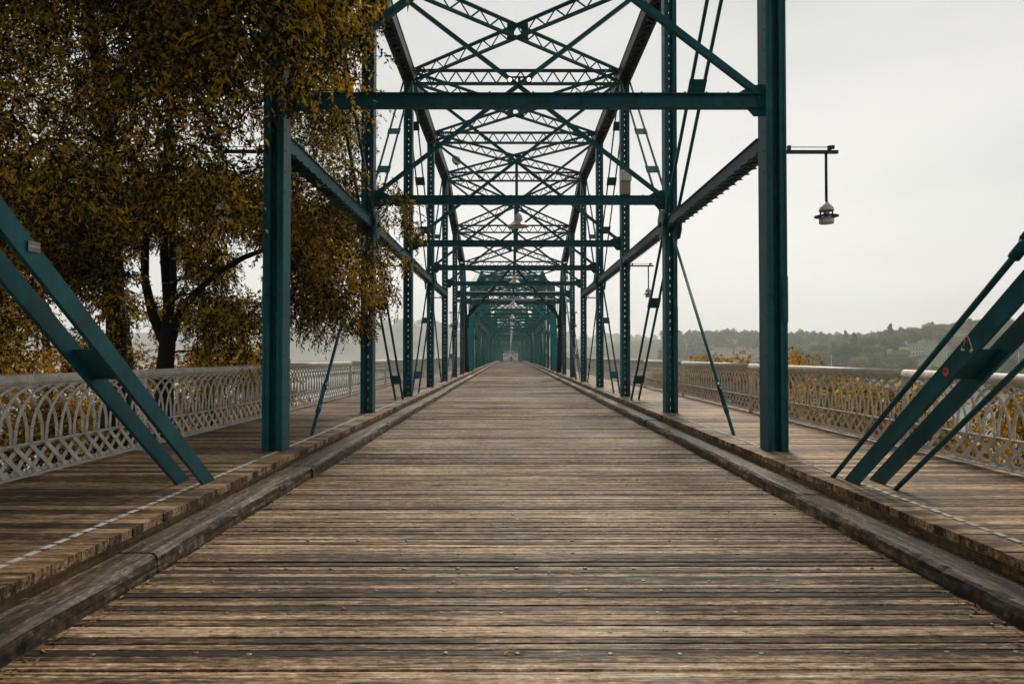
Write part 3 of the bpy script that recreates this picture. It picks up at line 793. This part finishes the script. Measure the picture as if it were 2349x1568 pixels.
person(0.55, 199, plain('pale_shirt', (0.35,0.28,0.25), 0.8), 'tiny person in a paler top beside the dark one at the crest')

# ------------------------------------------------------------------ terrain and water
def hill_h(x, y):
    """height above the flood plain"""
    h = 0
    def bump(cx, cy, rx, ry, a, th=0.0):
        dx, dy = x-cx, y-cy; c, s_ = math.cos(th), math.sin(th); u = (dx*c+dy*s_)/rx; v = (-dx*s_+dy*c)/ry
        return a*math.exp(-(u*u+v*v))
    h += bump(330, 560, 95, 100, 14) + bump(440, 640, 110, 120, 22) + bump(420, 900, 140, 220, 20) + bump(560, 720, 120, 150, 26)
    h += bump(230, 1150, 200, 250, 30) + bump(560, 1300, 300, 300, 34)
    h += bump(-900, 2750, 560, 300, 100) + bump(-340, 2800, 430, 260, 80) + bump(400, 2850, 600, 300, 72) + bump(-2000, 2750, 700, 350, 115)
    return h
WATER = -14.6
def bank(x, y):
    # signed: >0 on land. near bank: everything behind y=46; far right bank begins beyond the river
    near = 1/(1+math.exp((y - 62 - 0.10*abs(x) )/5))
    # far bank, a line from (60,420) slanting to (420,150)
    d = (y - (330 - 0.22*(x-200))) / 14
    far = 1/(1+math.exp(-d)) if x > 60 else 0
    far *= min(1, max(0, (x-60)/60))
    deep = 1/(1+math.exp(-(y-1500)/60))
    return max(near, far, deep)
def ground_z(x, y):
    b = bank(x, y); return -19 + b*6.2 + hill_h(x, y)*(1 if y > 330 else 0) + 0.3*math.sin(x*0.11)*math.cos(y*0.09)
gm = M()
xs = [-3200,-2600,-2100,-1700,-1400,-1150,-950,-800,-650,-520,-400,-300,-220,-160,-110,-75,-50,-30,-15,0,15,30,50,75]+list(range(100,720,20))+[760,820,900,1000,1150,1350,1600,1900,2300,2700,3200]
ys = [-400,-200,-100,-60,-30,-10,0,10,20,30,40,48,56,64,72,80,95,120,160,200,240,270]+list(range(290,800,18))+[830,880,940,1000,1080,1160,1250,1350,1450,1550,1650,1750,1850,1950,2050,2150,2250,2350,2450,2550,2650,2750,2850,2950,3100]
idx = {}
for j, y in enumerate(ys):
    for i, x in enumerate(xs): idx[i, j] = len(gm.v); gm.v.append((x, y, ground_z(x, y)))
for j in range(len(ys)-1):
    for i in range(len(xs)-1): gm.f.append((idx[i,j], idx[i+1,j], idx[i+1,j+1], idx[i,j+1]))
gmt, t, p, o_ = nodemat('ground_grass')
a = noise(t, coords(t, (1,1,1)), 0.05, 6); sz = N(t,'ShaderNodeSeparateXYZ'); t.links.new(coords(t,(1,1,1)), sz.inputs[0]); b_ = noise(t, coords(t, (1,1,1)), 1.2, 6)
cl = ramp(t, a, [(0.35,(0.05,0.055,0.02)), (0.55,(0.15,0.125,0.05)), (0.7,(0.26,0.20,0.10))])
cl = mix(t, ramp(t, math_(t, 'MULTIPLY_ADD', sz.outputs[2], 0.1, 1.15), [(0.0,(0,0,0)), (0.35,(1,1,1))]), cl, (0.05,0.075,0.03))
cl = mix(t, 1.0, cl, ramp(t, b_, [(0.3,(0.65,0.65,0.65)), (0.7,(1.15,1.15,1.15))]), 'MULTIPLY')
t.links.new(cl, p.inputs['Base Color']); p.inputs['Roughness'].default_value = 0.95
tag(gm.build('ground', gmt, smooth=True, fix=False), 'river banks and low hills', kind='structure')
wm, t, p, o_ = nodemat('river_water')
p.inputs['Base Color'].default_value = (0.05,0.06,0.055,1); p.inputs['Roughness'].default_value = 0.12
nn = noise(t, coords(t, (1,3,1)), 0.35, 6); bp = N(t, 'ShaderNodeBump', Strength=0.35, Distance=0.15); t.links.new(nn, bp.inputs['Height']); t.links.new(bp.outputs[0], p.inputs['Normal'])
m = M(); m.add([(-3200,-400,WATER),(3200,-400,WATER),(3200,3100,WATER),(-3200,3100,WATER)], [(0,1,2,3)])
tag(m.build('water', wm, fix=False), 'wide calm grey river under the bridge', kind='structure')

# ------------------------------------------------------------------ foliage
def leaf_arrays(pos, dirs, L_, W_, fold=0.25, droop=0.0):
    """pos, dirs (n,3); a folded lozenge per leaf"""
    n = len(pos); d = dirs/np.linalg.norm(dirs, axis=1, keepdims=True)
    r = rng.normal(size=(n,3)); side = np.cross(d, r); side /= np.linalg.norm(side, axis=1, keepdims=True)+1e-9
    up = np.cross(side, d)
    L_ = L_[:,None]; W_ = W_[:,None]
    base = pos; tip = pos + d*L_ - np.array([0,0,1])*L_*droop
    midp = pos + d*L_*0.42 + up*W_*fold*0.5
    a = midp + side*W_/2; b = midp - side*W_/2
    v = np.stack([base, a, tip, b], 1).reshape(-1,3)
    k = np.arange(n)*4
    f = np.stack([k, k+1, k+2, k, k+2, k+3], 1).reshape(-1,3)
    return v, f
def tri_mesh(name, v, f, mat):
    me = bpy.data.meshes.new(name); me.vertices.add(len(v)); me.vertices.foreach_set('co', v.astype(np.float32).ravel())
    me.loops.add(len(f)*3); me.loops.foreach_set('vertex_index', f.astype(np.int32).ravel())
    me.polygons.add(len(f)); me.polygons.foreach_set('loop_start', np.arange(len(f), dtype=np.int32)*3)
    me.materials.append(mat); me.update(calc_edges=True); return me
def sprigs(clumps, per_m3, leafL=0.10, leafW=0.034, tw=0.30, nl=12, shell=0.45):
    """leaves on short drooping twigs in each clump (centre, radius, z-squash, density factor)"""
    V, F_, off = [], [], 0
    for c, r, sq, dn in clumps:
        n = int(per_m3 * 4.19 * r**3 * sq * dn) + 3
        u = rng.normal(size=(n,3)); u /= np.linalg.norm(u, axis=1, keepdims=True)
        rr = r * rng.random(n)**(1/2.2) * (1 + 0.14*np.clip(rng.normal(size=n), -1.5, 1.2))
        p0 = np.array(c) + u*rr[:,None]*np.array([1,1,sq])
        td = u*0.75 + rng.normal(size=(n,3))*0.45 + np.array([0,0,-0.35]); td /= np.linalg.norm(td, axis=1, keepdims=True)
        tl = tw*rng.uniform(0.5, 1.2, n)
        for i in range(nl):
            f = (i+0.3)/nl
            pos = p0 + td*(tl*f)[:,None] + np.array([0,0,-1])*(tl*f*f*0.35)[:,None]
            d = td*0.6 + rng.normal(size=(n,3))*0.6 + np.array([0,0,-0.22])
            v, fa = leaf_arrays(pos, d, leafL*rng.uniform(0.5,1.35,n), leafW*rng.uniform(0.7,1.2,n), 0.5, 0.15)
            V.append(v); F_.append(fa+off); off += len(v)
    return np.concatenate(V), np.concatenate(F_)
def limbs(m, trunk, clumps, r0, every=1):
    """tapered limbs from the trunk polyline out to every clump"""
    nodes = [(Vector(p), r) for p, r in trunk]
    m.tube([p for p, r in nodes], [r for p, r in nodes], 10)
    dense = []
    for (a, ra), (b, rb) in zip(nodes, nodes[1:]):
        for k in range(5): dense.append((a.lerp(b, k/5), ra + (rb-ra)*k/5))
    nodes = dense[len(dense)//4:]
    cl = sorted([Vector(c[0]) for c in clumps], key=lambda c: min((c-n[0]).length for n in nodes))
    for c in cl[::every]:
        best = min(nodes, key=lambda n: (c-n[0]).length + max(0, n[0].z-c.z)*0.6)
        a, ra = best; Ln = (c-a).length
        if Ln < 0.25: continue
        r1 = min(ra*0.7, 0.014 + Ln*0.016); mid1 = a.lerp(c, 0.35) + Vector((random.uniform(-.12,.12)*Ln, random.uniform(-.12,.12)*Ln, 0.10*Ln)); mid2 = a.lerp(c, 0.7) + Vector((random.uniform(-.08,.08)*Ln, random.uniform(-.08,.08)*Ln, 0.09*Ln))
        pts = [a, mid1, mid2, c]; rs = [r1, r1*0.75, r1*0.5, r1*0.28]; m.tube(pts, rs, 6)
        nodes += [(mid1, rs[1]), (mid2, rs[2]), (c, rs[3])]
GZ = -12.8
def tree(name, label, trunk, clumps, per, mat, leafL, leafW, cat='tree', group=None, every=1, tw=0.30, nl=12):
    root = empty(name, (trunk[0][0][0], trunk[0][0][1], trunk[0][0][2])); tag(root, label, cat, group)
    inv = -Vector(root.location)
    m = M(); limbs(m, trunk, clumps, 0.2, every); m.v = [tuple(Vector(v)+inv) for v in m.v]
    m.build('trunk', BARK, root, True)
    v, f = sprigs(clumps, per, leafL, leafW, tw, nl); v = v + np.array(inv)
    put('crown', tri_mesh('crown', v, f, mat), root)
    return root

def right_edge(v):
    pts = [(-1200,700),(-300,860),(0,905),(60,925),(110,930),(180,900),(240,850),(300,860),(380,850),(420,930),(470,965),(520,950),(560,925),(600,915),(650,945),(700,930),(740,850),(780,780),(815,715),(870,640)]
    for (a, x0), (b, x1) in zip(pts, pts[1:]):
        if a <= v <= b: return x0 + (x1-x0)*(v-a)/(b-a)
    return 600
holes = [(354,620,40,75), (312,768,45,32), (425,772,28,25), (560,560,30,30), (580,640,45,35), (150,700,35,30), (120,780,30,20), (560,330,30,20), (640,770,12,30)]
def pick_clumps(n, ylo, yhi, vlo, vhi, ulo, uhi, rlo, rhi, dens=1.0, sq=0.75):
    out = []; k = 0
    while len(out) < n and k < n*60:
        k += 1
        v = random.uniform(vlo, vhi); u = random.uniform(ulo, uhi); Y = random.uniform(ylo, yhi); r = random.uniform(rlo, rhi)
        px = r*F/Y
        if u + px*0.75 > min(right_edge(v), right_edge(v-px*0.5), right_edge(v+px*0.5)): continue
        if any(((u-a)/(c+px*0.75))**2 + ((v-b)/(d+px*0.6))**2 < 1 for a, b, c, d in holes): continue
        c = at(u, v, Y)
        if c.x > -1.6 or c.z > 15: continue
        if c.x > -3.9 and Y < 6.5: continue
        ax, ay, bx_, by_ = 650.0, 335.0, 862.0, 530.0; q_ = max(0, min(1, ((u-ax)*(bx_-ax)+(v-ay)*(by_-ay))/((bx_-ax)**2+(by_-ay)**2)))
        if Y < 16.8 and math.hypot(u-ax-q_*(bx_-ax), v-ay-q_*(by_-ay)) < px*0.9+8: continue   # keep clear of the mid strut
        out.append((c, r, sq, dens))
    return out
# crown A: branches reaching over the left walkway, near the camera; crown B: main mass
nearA = pick_clumps(120, 6.5, 11.0, -900, 470, -500, 800, 0.45, 0.9, 0.9)
nearA2 = pick_clumps(16, 7.2, 9.2, -250, 300, 620, 930, 0.22, 0.45, 1.0)
mainB = pick_clumps(190, 11.0, 17.0, -700, 560, -200, 900, 0.6, 1.2, 0.8)
tipB = pick_clumps(46, 12.0, 15.5, 380, 800, 610, 960, 0.3, 0.62, 1.1)
lowB = pick_clumps(120, 10.5, 19.0, 420, 815, -60, 640, 0.3, 0.7, 0.8)
lampc = [(at(495+random.uniform(-45,45), 450+random.uniform(-50,40), 8.2), 0.33, 0.8, 0.9) for _ in range(5)]
over = []
for _ in range(95):
    y_ = random.uniform(-3, 12); over.append((Vector((random.uniform(-9, -3.1), y_, max(7.2, 3.4+0.62*y_) + random.random()**1.5*2.6)), random.uniform(0.8, 1.3), 0.7, 0.75))
hide = pick_clumps(34, 11.0, 14.6, 500, 810, 120, 335, 0.3, 0.62, 1.0)
def tp(u, v, Y, r): return (at(u, v, Y), r)
tr1 = [((-7.8, 14.6, GZ), 0.32), (at(376, 980, 14.5), 0.21), tp(378, 850, 14.3, 0.175), tp(384, 790, 14.2, 0.165), tp(386, 700, 14.2, 0.10), tp(378, 600, 14.0, 0.09), tp(372, 480, 13.8, 0.08), tp(390, 300, 13.5, 0.07), tp(380, 50, 13.0, 0.06), tp(400,-250,13,0.05)]
gapf = []
while len(gapf) < 46:
    u, v, Y = random.uniform(630, 850), random.uniform(230, 580), random.uniform(17.2, 21.5); r_ = random.uniform(0.45, 0.85)
    c_ = at(u, v, Y)
    if u + r_*F/Y*0.6 < right_edge(v)-20: gapf.append((c_, r_, 0.75, 0.8))
fill = []
while len(fill) < 40:
    u, v, Y = random.uniform(290, 610), random.uniform(520, 790), random.uniform(15, 20); r_ = random.uniform(0.3, 0.6)
    px = r_*F/Y
    if any(((u-a)/(c+px*0.6))**2 + ((v-b)/(d+px*0.5))**2 < 1 for a, b, c, d in holes): continue
    fill.append((at(u, v, Y), r_, 0.75, 0.75))
tips = [(at(random.uniform(*ur), random.uniform(*vr), random.uniform(15, 17.5)), random.uniform(0.16, 0.32), 0.8, 1.3) for ur, vr, n_ in (((880, 955), (425, 530), 14), ((860, 930), (570, 700), 14), ((800, 880), (700, 770), 6)) for _ in range(n_)]
allc = tips + gapf + fill + lampc + hide + nearA + nearA2 + mainB + tipB + lowB
t1 = [c for c in allc if c[0].x > at(300,0,c[0].y).x]; t2 = [c for c in allc if not c[0].x > at(300,0,c[0].y).x] + over
t1r = tree('tree', 'big forked tree by the left railing whose dark ochre crown reaches into the truss', tr1, t1, 135, LEAF, 0.078, 0.032, group='trees left of the bridge')
# extra limbs of the fork that can be seen below the crown
m = M()
inv = -Vector(t1r.location)
for path in ([tp(384,800,14.2,0.12), tp(350,720,14.2,0.10), tp(332,640,14.1,0.085), tp(333,560,14.0,0.08), tp(352,480,13.9,0.07), tp(372,400,13.8,0.08)],
             [tp(392,780,14.2,0.11), tp(415,710,14.4,0.085), tp(455,665,14.6,0.07), tp(500,625,14.8,0.055), tp(560,590,15.0,0.06), tp(640,560,15.2,0.04)],
             [tp(386,740,14.2,0.09), tp(398,650,14.0,0.075), tp(395,540,13.8,0.06), tp(410,420,13.6,0.06)]):
    m.tube([p + inv for p, r in path], [r for p, r in path], 8)
m.build('limb', BARK, t1r, True)
tr2 = [((-10.6, 15.8, GZ), 0.5), (at(268, 1000, 15.6), 0.40), tp(270, 850, 15.5, 0.22), tp(264, 700, 15.4, 0.20), tp(262, 560, 15.2, 0.18), tp(262, 430, 15.0, 0.18), tp(240, 250, 14.5, 0.14), tp(200, 0, 14, 0.10), tp(160,-300,13,0.1)]
tree('tree', 'thick trunked dark tree left of the forked one, its crown filling the top left', tr2, t2, 95, LEAF, 0.08, 0.033, group='trees left of the bridge')
# hanging yellow sprays nearest the camera
# trees behind, paler and more yellow, partly below the handrail
bgs = [(-60, 21, 24, 'yellowing tree behind the left end of the railing'), (110, 24, 27, 'yellowing tree behind the crossing of the left diagonal and railing'),
       (480, 22, 26, 'ochre tree between the forked trunk and the first left post'), (560, 30, 34, 'pale ochre tree behind the first left truss post'), (300, 30, 34, 'tree far behind the two dark trunks')]
for u0, ya, yb, lab in bgs:
    cl = []
    for _ in range(50):
        Y = random.uniform(ya, yb); r = random.uniform(0.6, 1.15); px = r*F/Y
        u = u0 + random.gauss(0, 85); v = random.uniform(430 if u0 < 300 else 520, 1080)
        if u + px*0.7 > right_edge(min(v, 820)) or (v > 820 and u > 640): continue
        if any(((u-a)/(c+px*0.75))**2 + ((v-b)/(d+px*0.6))**2 < 1 for a, b, c, d in holes): continue
        cl.append((at(u, v, Y), r, 0.75, 0.75))
    bx = at(u0, 800, (ya+yb)/2)
    tree('tree', lab, [((bx.x, bx.y, GZ), 0.3), ((bx.x+0.2, bx.y, -4), 0.2), ((bx.x, bx.y, 1.5), 0.14), ((bx.x-0.3, bx.y, 4.0), 0.08)], cl, 55, LEAFY if u0 != 300 else LEAF, 0.13, 0.05, group='trees left of the bridge')
# low growth under the left railing
cl = [(Vector((random.uniform(-10,-6.6), random.uniform(0,20), random.uniform(-3.0,-0.1))), random.uniform(0.6,1.0), 0.8, 1.0) for _ in range(110)]
for i, (ya, yb, lab) in enumerate(((-5, 9, 'dark bushy treetop below the left railing at the near end'), (9, 17, 'dark bushy treetop below the left railing beside the first post'), (17, 21, 'dark bushy treetop below the left railing beside the second post'))):
    c2 = [c for c in cl if ya <= c[0].y < yb]
    yc = sum(c[0].y for c in c2)/len(c2)
    tree('tree', lab, [((-9, yc, GZ), 0.3), ((-9, yc, -7), 0.2), ((-9, yc, -2.5), 0.1)], c2, 60, LEAF, 0.11, 0.042, group='treetops below the railings')

# right side: golden treetops beyond and below the railing
rt = [  # u, v range, Y range, n, label
    ((1590, 1760), (812, 960), (34, 44), 26, 'golden treetop poking above the right railing between the two nearest posts'),
    ((1775, 1835), (812, 960), (26, 33), 22, 'golden treetop rising just above the handrail behind the nearest right post'),
    ((1800, 1960), (870, 1120), (15, 22), 30, 'golden treetop filling the arches right of the nearest right post'),
    ((1930, 2120), (880, 1150), (14, 19), 30, 'golden treetop behind the railing where the wide diagonal bars meet the deck'),
    ((2140, 2240), (960, 1200), (13, 17), 16, 'ochre bush behind the lattice right of the diagonal bars'),
    ((2330, 2480), (880, 1200), (11, 15), 24, 'ochre treetop behind the railing at the right edge'),
    ((1500, 1640), (850, 960), (40, 55), 22, 'golden treetop behind the railing around the second right post')]
for ur, vr, yr, n, lab in rt:
    cl = []
    for _ in range(n):
        Y = random.uniform(*yr); r = random.uniform(0.5, 1.0) * (Y/20)**0.5; px = r*F/Y
        u = random.uniform(*ur); v = vr[0]+px*0.55 + (vr[1]-vr[0]-px*0.55)*random.random()**1.5
        cl.append((at(u, v, Y), r, 0.75, 0.8))
    cm = sum((c[0] for c in cl), Vector())/len(cl)
    k = 60 if yr[0] < 24 else 40
    tree('tree', lab, [((cm.x, cm.y, GZ), 0.3), ((cm.x, cm.y, cm.z-3), 0.2), ((cm.x, cm.y, cm.z), 0.1)], cl, k, LEAFY, 0.13 if k > 20 else 0.17, 0.055 if k > 20 else 0.075, group='golden treetops right of the bridge')

# leaf litter along the kerbs and in the walkway corners
n = 1500; side_ = rng.choice([-1, 1], n)
xx = side_*(RW - np.abs(rng.normal(0, 0.06, n)) - 0.01); yy = rng.random(n)**1.5*28 + 2.0; pos = np.stack([xx, yy, np.full(n, 0.006)], 1)
n2 = 260; x2 = rng.choice([-1,1], n2)*(WI-0.02-np.abs(rng.normal(0,0.07,n2))); pos2 = np.stack([x2, rng.random(n2)**1.4*25+2, np.full(n2, 0.172)], 1)
n3 = 420; x3 = (5.36-np.abs(rng.normal(0,0.10,n3))); pos3 = np.stack([x3, rng.random(n3)*22+5, np.full(n3, 0.308)], 1)
n4 = 170; pos4 = np.stack([rng.uniform(-2.8,2.8,n4), rng.random(n4)*18+3, np.full(n4, 0.006)], 1)
pos = np.concatenate([pos, pos2, pos3, pos4]); n = len(pos)
dirs = rng.normal(size=(n,3)); dirs[:,2] = rng.uniform(0,0.25,n)
d = dirs/np.linalg.norm(dirs, axis=1, keepdims=True); side2 = np.cross(d, np.array([0,0,1.0])); side2 /= np.linalg.norm(side2, axis=1, keepdims=True)
Lf = rng.uniform(0.02,0.06,n)[:,None]; v = np.stack([pos, pos+d*Lf*.45+side2*Lf*.2+[0,0,.003], pos+d*Lf, pos+d*Lf*.45-side2*Lf*.2+[0,0,.004]], 1).reshape(-1,3)
k = np.arange(n)*4; f = np.stack([k,k+1,k+2,k,k+2,k+3],1).reshape(-1,3)
LIT = leafmat('dry_leaf', (0.10,0.05,0.012), (0.30,0.15,0.03), (0.50,0.32,0.10), 0.1)
tag(put('fallen_leaves', tri_mesh('fallen_leaves', v, f, LIT)), 'small dry leaves blown along the kerbs and the foot of the railing', 'leaves', kind='stuff')

# ------------------------------------------------------------------ far trees, houses, poles
def crown_proto(kind, seed):
    r_ = np.random.default_rng(seed); V = []; F_ = []; off = 0
    nb = 14; H = 11
    for b in range(nb):
        if kind == 'conifer':
            z = 2 + 11*(b/nb); rad = 2.6*(1-b/nb)+0.5; c = np.array([r_.normal(0,.3), r_.normal(0,.3), z]); rr = np.array([rad, rad, 1.0])
        else:
            a = r_.uniform(0, 6.28); q = r_.uniform(0.3, 1)*3.4; c = np.array([q*math.cos(a), q*math.sin(a), r_.uniform(3.5, 8.5) - q*0.35]); rad = r_.uniform(1.5, 2.6); rr = np.array([rad, rad, rad*0.75])
        n = 260; u = r_.normal(size=(n,3)); u /= np.linalg.norm(u, axis=1, keepdims=True)
        pos = c + u*rr*(r_.random(n)**0.25)[:,None]*(1+0.12*r_.normal(size=n))[:,None]
        d = u + r_.normal(size=(n,3))*0.6; d /= np.linalg.norm(d, axis=1, keepdims=True); s_ = np.cross(d, r_.normal(size=(n,3))); s_ /= np.linalg.norm(s_, axis=1, keepdims=True)
        sz = r_.uniform(0.28, 0.6, n)[:,None]; v = np.stack([pos, pos+d*sz*.5+s_*sz*.4, pos+d*sz, pos+d*sz*.5-s_*sz*.4], 1).reshape(-1,3)
        k = np.arange(n)*4+off; V.append(v); F_.append(np.stack([k,k+1,k+2,k,k+2,k+3],1).reshape(-1,3)); off += len(v)
    return np.concatenate(V), np.concatenate(F_)
protos = []
for kind, mat, sd_ in (('round', LEAFG, 1), ('round', LEAFG, 2), ('round', LEAFO, 3), ('round', LEAFO, 5), ('conifer', LEAFG, 4)):
    v, f = crown_proto(kind, sd_); cme = tri_mesh('crown', v, f, mat)
    m = M(); m.tube([(0,0,-2),(0.1,0,2),(0,0.1,6)], [0.35,0.28,0.12], 7); protos.append((cme, m.mesh('trunk', BARK, True), kind, mat))
def far_tree(x, y, sc_, pi, lab, group):
    cme, tme, kind, mat = protos[pi]
    r = empty('tree', (x, y, ground_z(x, y)-0.5), random.uniform(0, 6.28)); r.scale = (sc_*random.uniform(.9,1.25), sc_*random.uniform(.9,1.25), sc_*random.uniform(.8,1.15))
    tag(r, lab, 'tree', group); put('crown', cme, r); put('trunk', tme, r)
cnt = 0; k = 0
while cnt < 270 and k < 6000:
    k += 1
    Y = random.uniform(395, 760); u = random.uniform(1790, 2440); x = (u-1170)/F*Y
    h = hill_h(x, Y)
    if h < 2.5 and random.random() < 0.75: continue
    if 2075 < u < 2180 and 440 < Y < 520: continue
    pi = random.choices([0,1,2,3,4], [4,4,1.3,0.9,0.35])[0]
    scl = random.uniform(0.85, 1.45)
    what = ('tall ' if scl > 1.15 else 'low ') + ('dark conifer' if pi == 4 else 'ochre round tree' if pi > 1 else 'green round tree')
    row = 'low on' if Y < 500 else 'halfway up' if Y < 620 else 'atop'
    ref = ('just right of the nearest right post' if u < 1870 else 'over the first pole' if u < 1960 else 'left of the white house' if u < 2070 else
           'by the white house' if u < 2130 else 'behind the stickered bar' if u < 2230 else 'beyond the diagonal bars')
    lab = '%s %s the near hill, %s' % (what, row, ref)
    far_tree(x, Y, scl, pi, lab, 'trees on the near hill across the river'); cnt += 1
# far woods: masses of crowns as one object per hill
def woods(n, urange, yrange, size, lab, mat, hmin=2):
    V = []; F_ = []; off = 0; got = 0; k = 0
    v0, f0 = crown_proto('round', 9)
    idx_ = rng.permutation(len(v0)//4)[:500]; vv = v0.reshape(-1,4,3)[idx_]*1.0
    ctr = vv.mean(1, keepdims=True); vv = ctr + (vv-ctr)*2.4; vv = vv.reshape(-1,3)
    k4 = np.arange(len(vv)//4)*4; ff = np.stack([k4,k4+1,k4+2,k4,k4+2,k4+3],1).reshape(-1,3)
    while got < n and k < n*30:
        k += 1; Y = random.uniform(*yrange); u = random.uniform(*urange); x = (u-1170)/F*Y
        if hill_h(x, Y) < hmin or bank(x, Y) < 0.8: continue
        s_ = size*random.uniform(0.7,1.25); a = random.uniform(0,6.28); rt_ = np.array([[math.cos(a),-math.sin(a),0],[math.sin(a),math.cos(a),0],[0,0,1]])
        V.append(vv@rt_.T*np.array([s_,s_,s_*random.uniform(.8,1.2)]) + np.array([x, Y, ground_z(x,Y)-1])); F_.append(ff+off); off += len(vv); got += 1
    tag(put('woods', tri_mesh('woods', np.concatenate(V), np.concatenate(F_), mat)), lab, 'wood', kind='stuff')
woods(800, (1520, 2400), (800, 1350), 1.35, 'hazy wooded hill far behind the right railing', LEAFG)
woods(420, (650, 1560), (2350, 2950), 3.0, 'very faint wooded ridge far beyond the river', LEAFG, 20)
woods(110, (1780, 2440), (380, 440), 0.7, 'low bushes along the far river bank', LEAFG, -1)

def house(name, lab, x, y, w, d, h, rz, wallc, roofc, chim=2, storeys=2):
    z = ground_z(x, y); r = empty(name, (x, y, z), rz); tag(r, lab, 'house', 'houses on the hills')
    m = M(); m.box(-w/2, w/2, -d/2, d/2, -2, h); m.build('wall', wallc, r)
    m = M(); e = 0.5; rh = d*0.28
    vs = [(-w/2-e,-d/2-e,h),(w/2+e,-d/2-e,h),(w/2+e,d/2+e,h),(-w/2-e,d/2+e,h),(-w/2-e,0,h+rh),(w/2+e,0,h+rh)]
    m.add(vs, [(0,1,5,4),(2,3,4,5),(0,4,3),(1,2,5),(3,2,1,0)]); ro = m.build('roof', roofc, r)
    for i in range(chim):
        m = M(); cx = -w*0.35 + i*w*0.7/max(1, chim-1); m.box(cx-0.5, cx+0.5, -0.5, 0.5, h+rh*0.4, h+rh+1.6); m.build('chimney', wallc, ro)
    for s_ in range(storeys):
        for i in range(max(2, int(w/3))):
            m = M(); cx = -w/2 + (i+0.5)*w/max(2,int(w/3)); z0 = 0.9 + s_*(h/storeys); m.box(cx-0.5, cx+0.5, -d/2-0.06, -d/2-0.02, z0, z0+1.5); m.build('window', DKS, r)
HW = plain('house_white', (0.66,0.64,0.60), 0.8, 0, 0.08, 0.5); HR = plain('house_roof', (0.12,0.11,0.11), 0.9, 0, 0.2, 1.0); HB = plain('house_beige', (0.5,0.42,0.32), 0.8, 0, 0.1, 0.5)
def hx(u, Y): return (u-1170)/F*Y
house('house', 'wide white house with terraces on the hazy hill left of the nearest right post', hx(1655,800), 800, 24, 12, 11, 0.1, HW, HR, 0, 3)
house('house', 'white house with several chimneys on the hazy hill, right of the wide one', hx(1716,780), 780, 30, 10, 9, -0.1, HW, HR, 4, 2)
house('house', 'white house among trees on the near hill under the tall conifer', hx(2092,520), 520, 15, 9, 7, 0.3, HW, HR, 1, 2)
house('house', 'small pale house on the near hill right of the diagonal bars', hx(2200,560), 560, 10, 7, 5, 0.0, HB, HR, 1, 1)
# utility poles with wires on the far bank
poles = [(1907, 410), (2172, 395), (2338, 380)]
for i, (u, Y) in enumerate(poles):
    x = hx(u, Y); z = ground_z(x, Y)
    r = empty('utility_pole', (x, Y, z)); tag(r, ('utility pole on the far bank, just right of the nearest right post', 'utility pole on the far bank seen behind the round orange sticker bar', 'utility pole on the far bank near the right edge')[i], 'utility pole', 'utility poles on the far bank')
    m = M(); m.tube([(0,0,-1),(0,0,15.5 if i else 14)], [0.28,0.18], 8); m.build('pole', HW, r)
    m = M(); m.box(-1.3,1.3,-0.1,0.1,13.2,13.4); m.build('crossarm', HW, r)
m = M()
for dz in (12.2, 13.3):
    pts = []
    for (u0, Y0), (u1, Y1) in zip([(1500, 430)]+poles, poles+[(2600, 370)]):
        a = Vector((hx(u0,Y0), Y0, ground_z(hx(u0,Y0),Y0)+dz)); b = Vector((hx(u1,Y1), Y1, ground_z(hx(u1,Y1),Y1)+dz))
        for k in range(8):
            q = a.lerp(b, k/8); q.z -= 1.2*4*(k/8)*(1-k/8); pts.append(q)
    m.tube(pts, 0.035, 4)
tag(m.build('power_line', HB), 'thin pale power lines strung across the far bank', 'power line')

# ------------------------------------------------------------------ haze
hz, t, p, o_ = nodemat('haze'); t.nodes.remove(p)
pv = t.nodes.new('ShaderNodeVolumePrincipled'); pv.inputs['Color'].default_value = (0.97, 0.99, 1.0, 1); pv.inputs['Density'].default_value = 0.00036
pv.inputs['Anisotropy'].default_value = 0.2
t.links.new(pv.outputs[0], o_.inputs['Volume'])
m = M(); m.box(-3250, 3250, -450, 3150, -21.5, 215)
tag(m.build('haze', hz), 'thin pale mist hanging over the river valley', 'haze', kind='stuff')
